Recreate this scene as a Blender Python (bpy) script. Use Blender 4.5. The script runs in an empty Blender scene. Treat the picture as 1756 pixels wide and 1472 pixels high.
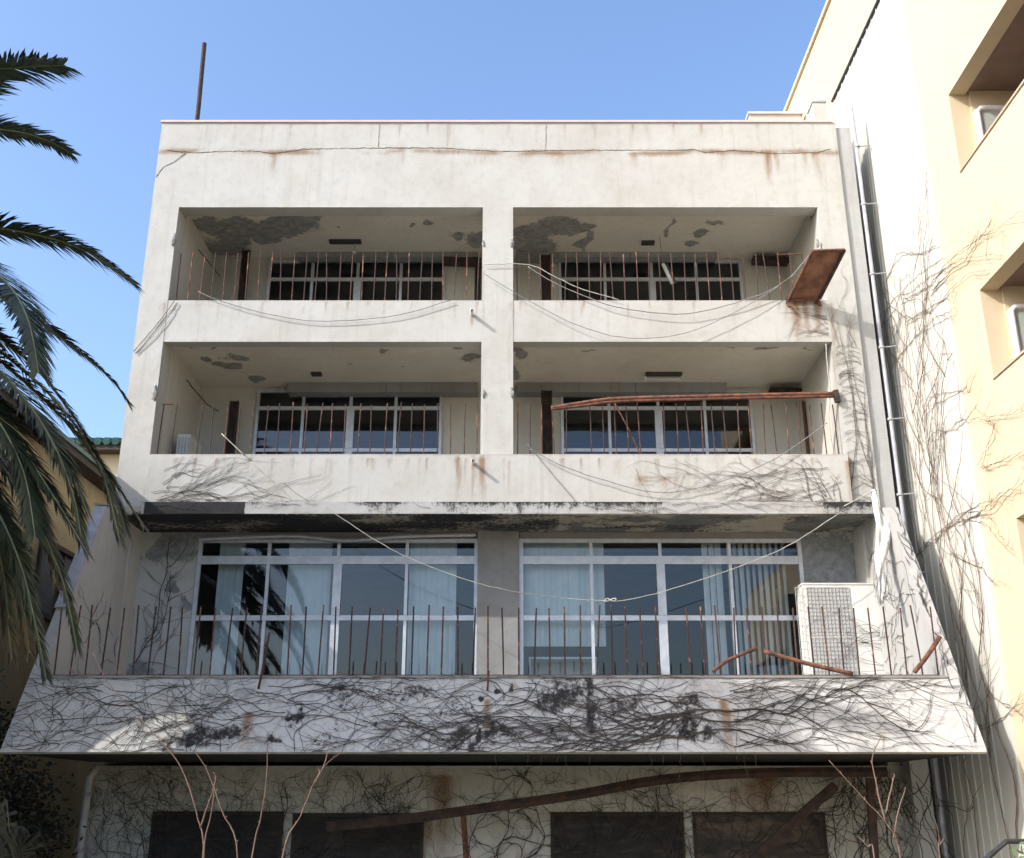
import bpy, math, random
import numpy as np
from mathutils import Vector, Matrix

# ------------------------------------------------------------------ camera, sky, sun, exposure
scn = bpy.context.scene
COL = scn.collection
F, TH, CAM = 1835.0, math.radians(19.3), (0.0, -18.0, 1.5)
CS, SN = math.cos(TH), math.sin(TH)
cd = bpy.data.cameras.new('camera'); cam = bpy.data.objects.new('camera', cd); COL.objects.link(cam)
cam.location = CAM; cam.rotation_euler = (math.radians(90) + TH, 0, 0)
cd.sensor_width = 36.0; cd.lens = F / 1756.0 * 36.0; cd.clip_end = 2000; cd.clip_start = .1
scn.camera = cam
SUN = Vector((1.78, 1.0, -1.35)).normalized()          # the way the light travels
ELEV = math.asin(-SUN.z); AZ = math.atan2(-SUN.x, -SUN.y)   # compass angle of the sun from +Y
w = bpy.data.worlds.new('World'); scn.world = w; w.use_nodes = True
nt = w.node_tree; bg = nt.nodes['Background']
sky = nt.nodes.new('ShaderNodeTexSky'); sky.sky_type = 'NISHITA'; sky.sun_disc = False
sky.sun_elevation = ELEV; sky.sun_rotation = AZ
sky.air_density = 1.15; sky.dust_density = 3.0; sky.ozone_density = 4.5; sky.altitude = 10
wb = nt.nodes.new('ShaderNodeVectorMath'); wb.operation = 'MULTIPLY'; wb.inputs[1].default_value = (1.0, .985, 1.0)   # even white balance
nt.links.new(sky.outputs[0], wb.inputs[0]); nt.links.new(wb.outputs[0], bg.inputs[0]); bg.inputs[1].default_value = 0.15
sd = bpy.data.lights.new('sun', 'SUN'); so = bpy.data.objects.new('sun', sd); COL.objects.link(so)
sd.energy = 2.0; sd.angle = math.radians(.5); sd.color = (1, .965, .91)
so.rotation_euler = SUN.to_track_quat('-Z', 'Y').to_euler(); so.location = (-30, -20, 40)
scn.view_settings.view_transform = 'Standard'; scn.view_settings.look = 'None'
scn.view_settings.exposure = 1.22; scn.view_settings.gamma = 1.0
scn.render.engine = 'CYCLES'
GZ = -0.4                                               # ground level

# ------------------------------------------------------------------ helpers
rng = random.Random(11)
def ray(x, y):
    u = (x - 878) / F; v = (736 - y) / F
    return (u, CS - v * SN, SN + v * CS)
def PY(x, y, Y):          # sight line met with the upright plane Y
    d = ray(x, y); t = (Y - CAM[1]) / d[1]
    return Vector((CAM[0] + t * d[0], Y, CAM[2] + t * d[2]))
def PX(x, y, X):
    d = ray(x, y); t = (X - CAM[0]) / d[0]
    return Vector((X, CAM[1] + t * d[1], CAM[2] + t * d[2]))
def PZ(x, y, Z):
    d = ray(x, y); t = (Z - CAM[2]) / d[2]
    return Vector((CAM[0] + t * d[0], CAM[1] + t * d[1], Z))

_perm = np.random.RandomState(5).rand(256, 256)
def vnoise(x, y):
    x = np.asarray(x, float); y = np.asarray(y, float)
    xi = np.floor(x).astype(int); yi = np.floor(y).astype(int); fx = x - xi; fy = y - yi
    fx = fx * fx * (3 - 2 * fx); fy = fy * fy * (3 - 2 * fy)
    a = _perm[xi % 256, yi % 256]; b = _perm[(xi + 1) % 256, yi % 256]
    c = _perm[xi % 256, (yi + 1) % 256]; d = _perm[(xi + 1) % 256, (yi + 1) % 256]
    return (a * (1 - fx) + b * fx) * (1 - fy) + (c * (1 - fx) + d * fx) * fy
def fbm(x, y, o=4):
    s = 0; a = .5
    for i in range(o):
        s = s + a * vnoise(x * 2 ** i + 17 * i, y * 2 ** i + 5 * i); a *= .5
    return s / (1 - .5 ** o)

def thing(name, label, cat, loc=(0, 0, 0), group=None, kind=None):
    o = bpy.data.objects.new(name, None); COL.objects.link(o); o.location = loc
    o.empty_display_size = .2
    o['label'] = label; o['category'] = cat
    if group: o['group'] = group
    if kind: o['kind'] = kind
    return o
def attach(o, parent):
    if parent is not None:
        o.parent = parent
        if parent.type == 'EMPTY': o.matrix_parent_inverse = Matrix.Translation(-Vector(parent.location))
def link(name, me, parent=None):
    o = bpy.data.objects.new(name, me); COL.objects.link(o); attach(o, parent); return o
def mesh(name, V, Fc, mat, smooth=False):
    me = bpy.data.meshes.new(name); me.from_pydata([tuple(v) for v in V], [], Fc); me.materials.append(mat)
    if smooth: me.polygons.foreach_set('use_smooth', [True] * len(me.polygons))
    me.update(); return me
def obj(name, V, Fc, mat, parent=None, smooth=False):
    return link(name, mesh(name, V, Fc, mat, smooth), parent)
def tag(o, label, cat, group=None, kind=None):
    o['label'] = label; o['category'] = cat
    if group: o['group'] = group
    if kind: o['kind'] = kind
    return o
class MB:
    def __init__(s): s.V = []; s.F = []
    def add(s, V, Fc):
        n = len(s.V); s.V += [Vector(v) for v in V]; s.F += [tuple(i + n for i in f) for f in Fc]
    def box(s, x0, x1, y0, y1, z0, z1):
        s.add([(x0, y0, z0), (x1, y0, z0), (x1, y1, z0), (x0, y1, z0), (x0, y0, z1), (x1, y0, z1), (x1, y1, z1), (x0, y1, z1)],
              [(0, 3, 2, 1), (4, 5, 6, 7), (0, 1, 5, 4), (1, 2, 6, 5), (2, 3, 7, 6), (3, 0, 4, 7)])
    def obox(s, a, b, w, h, up=(0, 0, 1)):             # beam from a to b, w wide, h high
        a = Vector(a); b = Vector(b); d = (b - a).normalized(); upv = Vector(up)
        if abs(d.dot(upv)) > .98: upv = Vector((0, 1, 0))
        sx = d.cross(upv).normalized(); sz = sx.cross(d)
        V = [p + sx * i * w / 2 + sz * j * h / 2 for p in (a, b) for i, j in ((-1, -1), (1, -1), (1, 1), (-1, 1))]
        s.add(V, [(0, 1, 2, 3), (7, 6, 5, 4), (0, 4, 5, 1), (1, 5, 6, 2), (2, 6, 7, 3), (3, 7, 4, 0)])
    def tube(s, P, R, n=6, cap=True):
        P = [Vector(p) for p in P]
        if not hasattr(R, '__len__'): R = [R] * len(P)
        base = len(s.V); prev = None
        for i, p in enumerate(P):
            d = (P[min(i + 1, len(P) - 1)] - P[max(i - 1, 0)])
            if d.length < 1e-7: d = Vector((0, 0, 1))
            d.normalize()
            if prev is None:
                u = d.cross(Vector((0, 0, 1)) if abs(d.z) < .9 else Vector((1, 0, 0))).normalized()
            else:
                u = prev - d * prev.dot(d)
                u = u.normalized() if u.length > 1e-6 else d.orthogonal().normalized()
            prev = u; v = d.cross(u)
            for k in range(n):
                a = 2 * math.pi * k / n; s.V.append(p + (u * math.cos(a) + v * math.sin(a)) * R[i])
        for i in range(len(P) - 1):
            for k in range(n):
                a = base + i * n + k; b = base + i * n + (k + 1) % n
                s.F.append((a, b, b + n, a + n))
        if cap:
            s.F.append(tuple(base + k for k in reversed(range(n))))
            s.F.append(tuple(base + (len(P) - 1) * n + k for k in range(n)))
    def build(s, name, mat, parent=None, smooth=False): return obj(name, s.V, s.F, mat, parent, smooth)
    def mesh(s, name, mat, smooth=False): return mesh(name, s.V, s.F, mat, smooth)
def box(name, x0, x1, y0, y1, z0, z1, mat, parent=None):
    m = MB(); m.box(x0, x1, y0, y1, z0, z1); return m.build(name, mat, parent)
def smooth_path(pts, n=8):
    pts = [Vector(p) for p in pts]; out = []
    for i in range(len(pts) - 1):
        p0 = pts[max(i - 1, 0)]; p1 = pts[i]; p2 = pts[i + 1]; p3 = pts[min(i + 2, len(pts) - 1)]
        for k in range(n):
            t = k / n
            out.append(.5 * ((2 * p1) + (p2 - p0) * t + (2 * p0 - 5 * p1 + 4 * p2 - p3) * t * t + (3 * p1 - p0 - 3 * p2 + p3) * t ** 3))
    out.append(pts[-1]); return out

def sheet(name, a, b, c, thick, mat, parent=None, res=.045, attrs=None, rough=0.0):
    """plate: corner a, edge to b, edge to c; front = cross(b-a, c-a); thick pushes the back the other way.
    attrs(P) -> dict of wear and shade fields on the fine front grid (P: n x 3 array)"""
    a, b, c = Vector(a), Vector(b), Vector(c); U = b - a; W = c - a
    nu = max(1, int(U.length / res)); nv = max(1, int(W.length / res)); N = U.cross(W).normalized()
    if attrs is None and rough == 0: nu = nv = 1
    us = np.linspace(0, 1, nu + 1); vs = np.linspace(0, 1, nv + 1)
    uu, vv = np.meshgrid(us, vs)
    G = np.array(a)[None, :] + uu.reshape(-1, 1) * np.array(U)[None, :] + vv.reshape(-1, 1) * np.array(W)[None, :]
    G0 = G.copy()
    if rough:
        h = (fbm(G[:, 0] * 2.3 + G[:, 1] * 1.7, G[:, 2] * 2.3 + G[:, 1], 4) - .5) * rough
        edge = ((uu == 0) | (uu == 1) | (vv == 0) | (vv == 1)).reshape(-1)
        h[edge] = 0
        G = G + h[:, None] * np.array(N)[None, :]
    n = len(G); m = nu + 1
    back = [a - N * thick, b - N * thick, b + W - N * thick, c - N * thick]
    V = [tuple(v) for v in G] + [tuple(v) for v in back]
    ii, jj = np.meshgrid(np.arange(nu), np.arange(nv)); q = (jj * m + ii).reshape(-1)
    Fc = np.stack([q, q + 1, q + m + 1, q + m], 1).tolist()
    bot = list(range(0, m)); top = [nv * m + i for i in range(m)]; lef = [j * m for j in range(nv + 1)]; rig = [j * m + nu for j in range(nv + 1)]
    Fc += [tuple([n, n + 1] + bot[::-1]), tuple(top + [n + 2, n + 3]), tuple([n + 3, n] + lef), tuple([n + 1, n + 2] + rig[::-1]), (n, n + 3, n + 2, n + 1)]
    me = bpy.data.meshes.new(name); me.from_pydata(V, [], Fc); me.materials.append(mat); me.update()
    if attrs:
        for k, val in attrs(G0).items():
            at = me.attributes.new(k, 'FLOAT', 'POINT')
            at.data.foreach_set('value', np.concatenate([np.asarray(val, float), np.zeros(4)]))
    return link(name, me, parent)

# ------------------------------------------------------------------ materials
MAT = {}
def new_mat(name):
    m = bpy.data.materials.new(name); m.use_nodes = True; MAT[name] = m
    return m, m.node_tree, m.node_tree.nodes['Principled BSDF']
def N(t, kind, **kw):
    n = t.nodes.new(kind)
    for k, v in kw.items(): setattr(n, k, v)
    return n
def mixc(t, fac, A, B, mode='MIX'):
    n = t.nodes.new('ShaderNodeMix'); n.data_type = 'RGBA'; n.blend_type = mode; n.clamp_factor = True
    for s, v in ((n.inputs[0], fac), (n.inputs[6], A), (n.inputs[7], B)):
        if isinstance(v, bpy.types.NodeSocket): t.links.new(v, s)
        elif hasattr(v, '__len__'): s.default_value = (*v[:3], 1)
        else: s.default_value = v
    return n.outputs[2]
def mth(t, op, A, B=None, C=None, clamp=False):
    n = t.nodes.new('ShaderNodeMath'); n.operation = op; n.use_clamp = clamp
    for i, v in enumerate((A, B, C)):
        if v is None: continue
        if isinstance(v, bpy.types.NodeSocket): t.links.new(v, n.inputs[i])
        else: n.inputs[i].default_value = v
    return n.outputs[0]
def ramp(t, v, lo, hi):
    n = t.nodes.new('ShaderNodeMapRange'); n.interpolation_type = 'SMOOTHSTEP'
    t.links.new(v, n.inputs[0]); n.inputs[1].default_value = lo; n.inputs[2].default_value = hi
    return n.outputs[0]
def noise(t, scale, detail=4, rough=.6, stretch=None, seed=0.0):
    tc = N(t, 'ShaderNodeNewGeometry'); mp = N(t, 'ShaderNodeMapping')
    t.links.new(tc.outputs['Position'], mp.inputs[0])
    mp.inputs['Location'].default_value = (seed * 3.1, seed * 1.7, seed * 2.3)
    if stretch: mp.inputs['Scale'].default_value = stretch
    n = N(t, 'ShaderNodeTexNoise'); n.inputs['Scale'].default_value = scale; n.inputs['Detail'].default_value = detail
    n.inputs['Roughness'].default_value = rough; t.links.new(mp.outputs[0], n.inputs['Vector']); return n.outputs['Fac']
def attr(t, name):
    n = N(t, 'ShaderNodeAttribute'); n.attribute_name = name; return n.outputs['Fac']
def bump(t, bs, h, strength=.3, dist=.01):
    b = N(t, 'ShaderNodeBump'); b.inputs['Strength'].default_value = strength; b.inputs['Distance'].default_value = dist
    t.links.new(h, b.inputs['Height']); t.links.new(b.outputs[0], bs.inputs['Normal'])

def wall_paint(name, base, dirt=.12, bump_s=.35, streak=.10, bare=(.27, .26, .25), rustc=(.15, .065, .028), bscale=55, blot=0.0):
    """old painted render: dull patches, faint run marks, plus the wear and painted-shade fields rust / grime / bare"""
    m, t, b = new_mat(name)
    n1 = noise(t, .9, 5, .6); n2 = noise(t, 7, 5, .65, seed=3); st = noise(t, 3.2, 4, .6, (2.2, 2.2, .12), 5); fine = noise(t, bscale, 3, .6)
    c = mixc(t, mth(t, 'MULTIPLY', ramp(t, n1, .35, .75), dirt * 1.6), base, [base[0] * .70, base[1] * .66, base[2] * .58])
    c = mixc(t, mth(t, 'MULTIPLY', ramp(t, n2, .45, .75), dirt), c, [base[0] * .6, base[1] * .58, base[2] * .54])
    c = mixc(t, mth(t, 'MULTIPLY', ramp(t, st, .52, .78), streak * 2), c, [base[0] * .62, base[1] * .56, base[2] * .44])
    if blot:
        c = mixc(t, mth(t, 'MULTIPLY', ramp(t, noise(t, 1.7, 7, .72, seed=9), .50, .66), blot), c, (.10, .095, .085))
    n3 = noise(t, 11, 6, .7, seed=7); n4 = noise(t, 22, 5, .7, (1, 1, .25), 8)
    n6 = noise(t, 40, 5, .7, seed=15)
    br = mth(t, 'ADD', mth(t, 'ADD', attr(t, 'bare'), mth(t, 'MULTIPLY', mth(t, 'SUBTRACT', n3, .5), 1.1)), mth(t, 'MULTIPLY', mth(t, 'SUBTRACT', n6, .5), .45))
    f = ramp(t, br, .48, .53)
    barec = mixc(t, ramp(t, n2, .3, .7), bare, [x * .60 for x in bare]); barec = mixc(t, ramp(t, n6, .55, .75), barec, [x * 1.35 for x in bare])
    c = mixc(t, mth(t, 'MULTIPLY', ramp(t, br, .24, .46), .30), c, [base[0] * .62, base[1] * .57, base[2] * .48])
    c = mixc(t, f, c, barec)
    ru = attr(t, 'rust'); fr = mth(t, 'MULTIPLY', mth(t, 'POWER', ru, .75), ramp(t, mth(t, 'ADD', mth(t, 'MULTIPLY', n4, .75), mth(t, 'MULTIPLY', ru, .45)), .26, .62))
    c = mixc(t, fr, c, mixc(t, n3, rustc, (.29, .175, .08)))
    n5 = noise(t, 34, 5, .75, seed=12); nn = mth(t, 'ADD', mth(t, 'MULTIPLY', n3, .45), mth(t, 'ADD', mth(t, 'MULTIPLY', n4, .25), mth(t, 'MULTIPLY', n5, .30)))
    gr = attr(t, 'grime_shade'); fg = ramp(t, mth(t, 'ADD', gr, mth(t, 'MULTIPLY', mth(t, 'SUBTRACT', nn, .5), 2.6)), .40, .80)
    c = mixc(t, mth(t, 'MULTIPLY', fg, .985), c, mixc(t, n2, (.011, .012, .015), (.042, .041, .040)))
    t.links.new(c, b.inputs['Base Color']); b.inputs['Roughness'].default_value = .88
    b.inputs['Specular IOR Level'].default_value = .25
    h = mth(t, 'ADD', mth(t, 'MULTIPLY', fine, .5), mth(t, 'MULTIPLY', f, -1.2))
    h = mth(t, 'ADD', h, mth(t, 'MULTIPLY', n2, .8))
    bump(t, b, h, bump_s, .012)
    return m
def simple(name, c1, c2, scale=8, rough=.7, metal=0.0, bs=.2, stretch=None, lo=.35, hi=.65, detail=5, spec=.5):
    m, t, b = new_mat(name)
    n = noise(t, scale, detail, .65, stretch); t.links.new(mixc(t, ramp(t, n, lo, hi), c1, c2), b.inputs['Base Color'])
    b.inputs['Roughness'].default_value = rough; b.inputs['Metallic'].default_value = metal; b.inputs['Specular IOR Level'].default_value = spec
    if bs: bump(t, b, n, bs, .01)
    return m
wall_paint('facade_paint', (.505, .495, .462), .24, .5, .15)
wall_paint('ledge_paint', (.44, .435, .42), .2, .5, .2)
wall_paint('parapet_paint', (.50, .49, .465), .25, .6, .25, bare=(.17, .17, .17), blot=.45)
wall_paint('ceiling_paint', (.74, .69, .59), .2, .2, .10, bare=(.37, .36, .335))
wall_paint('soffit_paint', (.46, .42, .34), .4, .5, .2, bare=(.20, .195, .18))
wall_paint('balcony_wall_paint', (.58, .56, .50), .2, .2, .15)
wall_paint('inner_wall_paint', (.52, .52, .50), .25, .3, .15, bare=(.30, .31, .31))
wall_paint('ground_wall_paint', (.62, .61, .56), .35, .4, .4)
wall_paint('concrete', (.30, .30, .295), .35, .5, .25, bscale=30)
wall_paint('yellow_paint', (.62, .51, .345), .05, .45, .05, bscale=40)
wall_paint('ochre_paint', (.42, .33, .19), .4, .4, .3)
wall_paint('siding_paint', (.55, .545, .485), .06, .0, .08)
simple('rust', (.19, .075, .042), (.06, .03, .022), 11, .9, 0, .5)
simple('rust_bar', (.050, .028, .024), (.30, .13, .075), 10, .85, 0, .4, lo=.58, hi=.70)
simple('rust_rod', (.075, .036, .028), (.34, .15, .085), 8, .85, 0, .4, lo=.53, hi=.66)
simple('rust_dark', (.075, .042, .032), (.03, .022, .02), 7, .9, 0, .4)
simple('rust_orange', (.24, .10, .055), (.075, .035, .025), 9, .9, 0, .4)
simple('board_rust', (.25, .115, .07), (.12, .055, .036), 4, .85, 0, .4)
simple('aluminium', (.60, .62, .65), (.50, .52, .55), 6, .42, .35, .0)
simple('white_metal', (.72, .73, .72), (.62, .62, .60), 6, .5, 0, .0)
simple('grey_pipe', (.42, .42, .44), (.31, .31, .33), 5, .55, 0, .05)
simple('pale_pipe', (.62, .62, .60), (.50, .50, .47), 5, .55, 0, .05)
simple('blind_cloth', (.76, .82, .82), (.68, .75, .76), 3, .8, 0, .0)
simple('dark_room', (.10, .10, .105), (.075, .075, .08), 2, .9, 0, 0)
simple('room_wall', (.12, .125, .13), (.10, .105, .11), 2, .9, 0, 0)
simple('dark_plastic', (.035, .033, .03), (.055, .05, .045), 8, .6, 0, 0)
simple('tube_white', (.78, .78, .76), (.7, .7, .68), 8, .4, 0, 0)
simple('cable_grey', (.27, .26, .25), (.18, .175, .165), 10, .7, 0, 0)
simple('cable_pale', (.50, .47, .40), (.36, .33, .28), 10, .7, 0, 0)
simple('ac_body', (.70, .69, .64), (.60, .585, .53), 3, .55, 0, .0)
simple('ac_grille', (.46, .45, .42), (.36, .35, .33), 20, .7, 0, .0)
simple('wire', (.55, .54, .51), (.42, .40, .37), 10, .6, .2, 0)
simple('vine', (.070, .055, .049), (.036, .030, .028), 6, .9, 0, .0)
simple('vine_band', (.13, .10, .085), (.075, .06, .052), 6, .9, 0, .0)
simple('vine_pale', (.24, .165, .125), (.13, .09, .07), 6, .9, 0, .0)
simple('twig', (.13, .072, .052), (.21, .14, .10), 3, .8, 0, .0)
simple('palm_leaf', (.026, .040, .021), (.058, .070, .034), 2.5, .5, 0, .0)
simple('palm_dry', (.13, .10, .055), (.075, .058, .035), 2.5, .75, 0, .0)
simple('palm_rachis', (.26, .27, .11), (.18, .17, .08), 3, .5, 0, .0)
simple('palm_trunk', (.10, .075, .055), (.05, .04, .03), 6, .95, 0, .8)
simple('fan_leaf', (.020, .022, .013), (.045, .040, .024), 3, .7, 0, .0)
simple('roof_green', (.03, .10, .08), (.02, .065, .055), 6, .5, 0, .1)
simple('brown_wood', (.06, .038, .026), (.035, .024, .018), 5, .8, 0, .2)
simple('black_metal', (.03, .03, .032), (.05, .05, .05), 10, .5, .3, 0)
simple('ground_mat', (.19, .175, .13), (.12, .115, .08), .8, .95, 0, .5)
simple('plywood', (.018, .016, .016), (.055, .044, .038), 2.6, .8, 0, .2, (1, 1, 5), .42, .75)
simple('plywood_pale', (.045, .036, .032), (.15, .112, .085), 1.6, .8, 0, .2, (1, 1, 4), .38, .68)
simple('pink_paint', (.66, .52, .48), (.58, .45, .42), 3, .85, 0, .1)
simple('beige_shade', (.50, .40, .30), (.44, .35, .26), 2, .85, 0, .1)
simple('balcony_brown', (.26, .18, .14), (.22, .15, .115), 2, .85, 0, .1)
simple('green_glass', (.40, .43, .38), (.36, .39, .34), 2, .3, 0, 0)
simple('leaf_green', (.05, .10, .03), (.10, .16, .05), 4, .6, 0, 0)
simple('dark_concrete', (.05, .046, .042), (.025, .024, .023), 3, .95, 0, .3)  # near-black concrete for the balcony underside
simple('bush_leaf', (.014, .018, .010), (.032, .034, .018), 4, .65, 0, 0)
simple('cloth_white', (.74, .73, .66), (.62, .61, .56), 4, .9, 0, .2)
simple('crack_dark', (.16, .13, .10), (.30, .22, .14), 18, .95, 0, .3)
def glass(name, tint, refl=1.0, rough=.02):
    m, t, b = new_mat(name); out = t.nodes['Material Output']; t.nodes.remove(b)
    tr = N(t, 'ShaderNodeBsdfTransparent'); tr.inputs[0].default_value = (*tint, 1)
    gl = N(t, 'ShaderNodeBsdfGlossy'); gl.inputs['Roughness'].default_value = rough; gl.inputs['Color'].default_value = (.9, .95, 1, 1)
    fr = N(t, 'ShaderNodeFresnel'); fr.inputs[0].default_value = 1.5
    mx = N(t, 'ShaderNodeMixShader'); t.links.new(mth(t, 'MULTIPLY', fr.outputs[0], refl * 1.7, clamp=True), mx.inputs[0])
    t.links.new(tr.outputs[0], mx.inputs[1]); t.links.new(gl.outputs[0], mx.inputs[2]); t.links.new(mx.outputs[0], out.inputs[0])
glass('pane_glass', (.84, .88, .89)); glass('dusty_glass', (.45, .48, .50), .7, .08)

# ------------------------------------------------------------------ wear fields
def streaks(items):        # (x, ztop, length, width, strength): run marks on an upright face
    def f(P):
        x, z = P[:, 0], P[:, 2]; s = np.zeros(len(P))
        for (sx, zt, L, wd, k) in items:
            t = (zt - z) / L; wob = (vnoise(z * 3 + sx * 7, x * 0 + sx) - .5) * .05
            prof = np.where((t > -.03) & (t < 1), np.clip((t + .03) / .05, 0, 1) * (1 - np.clip(t, 0, 1)) ** .8, 0)
            s = np.maximum(s, k * prof * np.exp(-((x - sx - wob) / wd) ** 2))
        return s
    return f
def blobs(items, ax=(0, 2)):
    def f(P):
        a, b = P[:, ax[0]], P[:, ax[1]]; s = np.zeros(len(P))
        wa = a + (fbm(a * 2.1 + 3, b * 2.1) - .5) * .5; wb = b + (fbm(a * 2.1 + 40, b * 2.1 + 9) - .5) * .5
        for (x, y, rx, ry, k) in items:
            d = np.sqrt(((wa - x) / rx) ** 2 + ((wb - y) / ry) ** 2); s = np.maximum(s, k * np.clip(1.5 - d, 0, 1))
        return s
    return f
def px_streaks(items, Y):  # same, read off the picture: (px, py, length m, width m, strength)
    out = []
    for (x, y, L, wd, k) in items:
        p = PY(x, y, Y); out.append((p.x, p.z, L, wd, k))
    return streaks(out)
Z0 = lambda P: np.zeros(len(P))

# ================================================================== SETTING
g = MB(); g.add([(-300, -300, GZ), (300, -300, GZ), (300, 300, GZ), (-300, 300, GZ)], [(0, 1, 2, 3)])
o = g.build('ground', MAT['ground_mat']); o['kind'] = 'structure'; o['label'] = 'bare earth yard in front of the old building'

# ================================================================== OLD BUILDING
B = thing('concrete_building', 'weathered white four-storey concrete building with rusty railings and open balconies', 'building', (0, 0, GZ))
XL, XR = -6.93, 6.40            # outer edges of the front
PLI, PRI = -6.40, 5.87          # inner edges of the end pillars
C0, C1 = -.56, .02              # middle pillar
ZT = 14.23                      # top of the parapet
Z3L, Z3P = 12.32, 10.34         # third storey: lintel, parapet top
Z2L, Z2P = 9.50, 7.30
LB, LT = 6.19, 6.40             # ledge
FP = MAT['facade_paint']
rust3 = px_streaks([(770, 212, .75, .035, .55), (1083, 212, .6, .03, .6), (1085, 262, .35, .05, .35), (865, 212, .6, .02, .35), (1020, 215, .5, .02, .45), (1235, 215, .5, .025, .3),
                    (470, 262, .6, .07, .55), (690, 255, .35, .06, .45), (830, 262, .3, .25, .35), (900, 260, .25, .3, .35), (960, 262, .3, .2, .35),
                    (1316, 262, .8, .06, .95), (1330, 262, .55, .04, .7), (1378, 262, .5, .05, .5), (1400, 262, .9, .03, .7), (1395, 262, .6, .05, .6), (1240, 262, .5, .08, .3),
                    *[(x_, 213, .3 + .35 * ((x_ * 7) % 10) / 10, .012 + .02 * ((x_ * 3) % 5) / 5, .25 + .35 * ((x_ * 13) % 10) / 10) for x_ in range(310, 1420, 47)], (530, 215, .55, .012, .3), (470, 215, .55, .012, .28), (1090, 262, .4, .06, .5)], 0)
def top_attr(P):
    x, z = P[:, 0], P[:, 2]
    line = 13.60 + (fbm(x * 1.1, x * 0 + 2) - .5) * .12
    low = np.exp(-((z - line + .05) / .06) ** 2) * np.clip((fbm(x * 1.4 + 9, z * 3) - .42) * 4, 0, 1)
    topg = np.clip((z - (ZT - .07)) / .07, 0, 1) * .4
    return dict(rust=np.clip(rust3(P) + low * .75, 0, 1), grime_shade=low * .42 + topg, bare=Z0(P))
sheet('facade_band', (XL, 0, Z3L), (XR, 0, Z3L), (XL, 0, ZT), .33, FP, B, .05, top_attr, .012)
m = MB(); m.box(XL - .02, XR - .05, -.03, .36, ZT + .002, ZT + .045); m.build('coping', MAT['pink_paint'], B)
# the long crack under the parapet, thin lifted lips of render
def crack(pts, w, Y, nm='crack', mat='crack_dark'):
    P = []
    for i in range(len(pts) - 1):
        a, b = Vector(pts[i]), Vector(pts[i + 1]); n = max(2, int((b - a).length / .05))
        for k in range(n): P.append(a.lerp(b, k / n))
    P.append(Vector(pts[-1])); V = []; Fc = []
    for i, p in enumerate(P):
        d = (P[min(i + 1, len(P) - 1)] - P[max(i - 1, 0)]).normalized(); nn = Vector((-d.z, 0, d.x))
        j = (rng.random() - .5) * .018; ww = w * (.25 + 1.1 * rng.random())
        V += [p + nn * (j - ww / 2) + Vector((0, -.003, 0)), p + nn * (j + ww / 2) + Vector((0, -.003, 0)), p + nn * j + Vector((0, -.010, 0))]
    for i in range(len(P) - 1):
        a = i * 3; Fc += [(a, a + 3, a + 5, a + 2), (a + 2, a + 5, a + 4, a + 1)]
    return obj(nm, V, Fc, MAT[mat], B)
def pxl(pts, Y): return [PY(x, y, Y) for x, y in pts]
crack(pxl([(286, 258), (330, 262), (400, 260), (430, 259), (470, 263), (520, 256), (640, 254), (760, 254)], 0), .016, 0)
crack(pxl([(760, 254), (800, 257), (860, 260), (1000, 258), (1130, 258), (1190, 257), (1210, 262), (1260, 258), (1330, 264), (1400, 262), (1424, 256)], 0), .016, 0)
crack(pxl([(268, 304), (280, 286), (300, 278), (318, 262)], 0), .012, 0)
crack(pxl([(650, 212), (649, 252)], 0), .007, 0)
crack(pxl([(936, 214), (935, 256)], 0), .006, 0)
# pillars (front faces 6 mm proud of the bands)
def pil_attr(items=(), bl=()):
    st = streaks(items); bb = blobs(bl)
    def f(P): return dict(rust=st(P), grime_shade=bb(P) * .9, bare=Z0(P))
    return f
sheet('pillar', (XL, -.006, LB), (PLI, -.006, LB), (XL, -.006, Z3L - .002), .5, FP, B, .05, pil_attr([(-6.45, 10.3, .8, .05, .4)], [(-6.43, 11.6, .03, .1, .8), (-6.42, 8.45, .05, .12, .9)]), .012)
sheet('pillar', (C0, -.006, LT), (C1, -.006, LT), (C0, -.006, Z3L - .002), .5, FP, B, .05, pil_attr([(-.53, 10.2, .6, .03, .3), (.0, 10.3, 1.0, .03, .5), (0.01, 7.2, .6, .03, .5)], [(-.55, 11.5, .02, .06, .7), (.01, 11.5, .025, .09, .9), (-.55, 8.5, .03, .1, .8), (0.01, 8.5, .04, .1, .9)]), .012)
sheet('pillar', (PRI, -.006, LB), (XR, -.006, LB), (PRI, -.006, Z3L - .002), .5, FP, B, .05, pil_attr([(5.9, 10.3, 2.2, .06, .5), (5.92, 7.3, 1.0, .04, .9)], [(5.92, 7.0, .03, .5, .7)]), .012)
# third-storey parapet bands
r3 = px_streaks([(1362, 516, .95, .09, 1.0), (1380, 516, .9, .06, .9), (1400, 516, .85, .07, 1.0), (1345, 518, .5, .03, .6), (1075, 520, .5, .012, .5), (998, 520, .5, .012, .3), (810, 540, .3, .012, .8),
                 *[(x_, 517, .15 + .5 * ((x_ * 7) % 10) / 10, .012 + .02 * ((x_ * 3) % 5) / 5, .25 + .4 * ((x_ * 13) % 10) / 10) for x_ in range(300, 1400, 37)], (660, 520, .6, .015, .35), (570, 525, .5, .012, .3), (340, 520, .2, .05, .3), (300, 520, .2, .03, .3), (880, 515, .7, .03, .5), (780, 520, .5, .02, .3)], 0)
def b3(P):
    edge = np.clip((P[:, 2] - (Z3P - .035)) / .035, 0, 1)
    return dict(rust=np.clip(r3(P) + edge * .35 * vnoise(P[:, 0] * 3, P[:, 2]), 0, 1), grime_shade=Z0(P), bare=Z0(P))
sheet('facade_band', (PLI, 0, Z2L), (C0, 0, Z2L), (PLI, 0, Z3P), .2, FP, B, .045, b3, .01)
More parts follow.
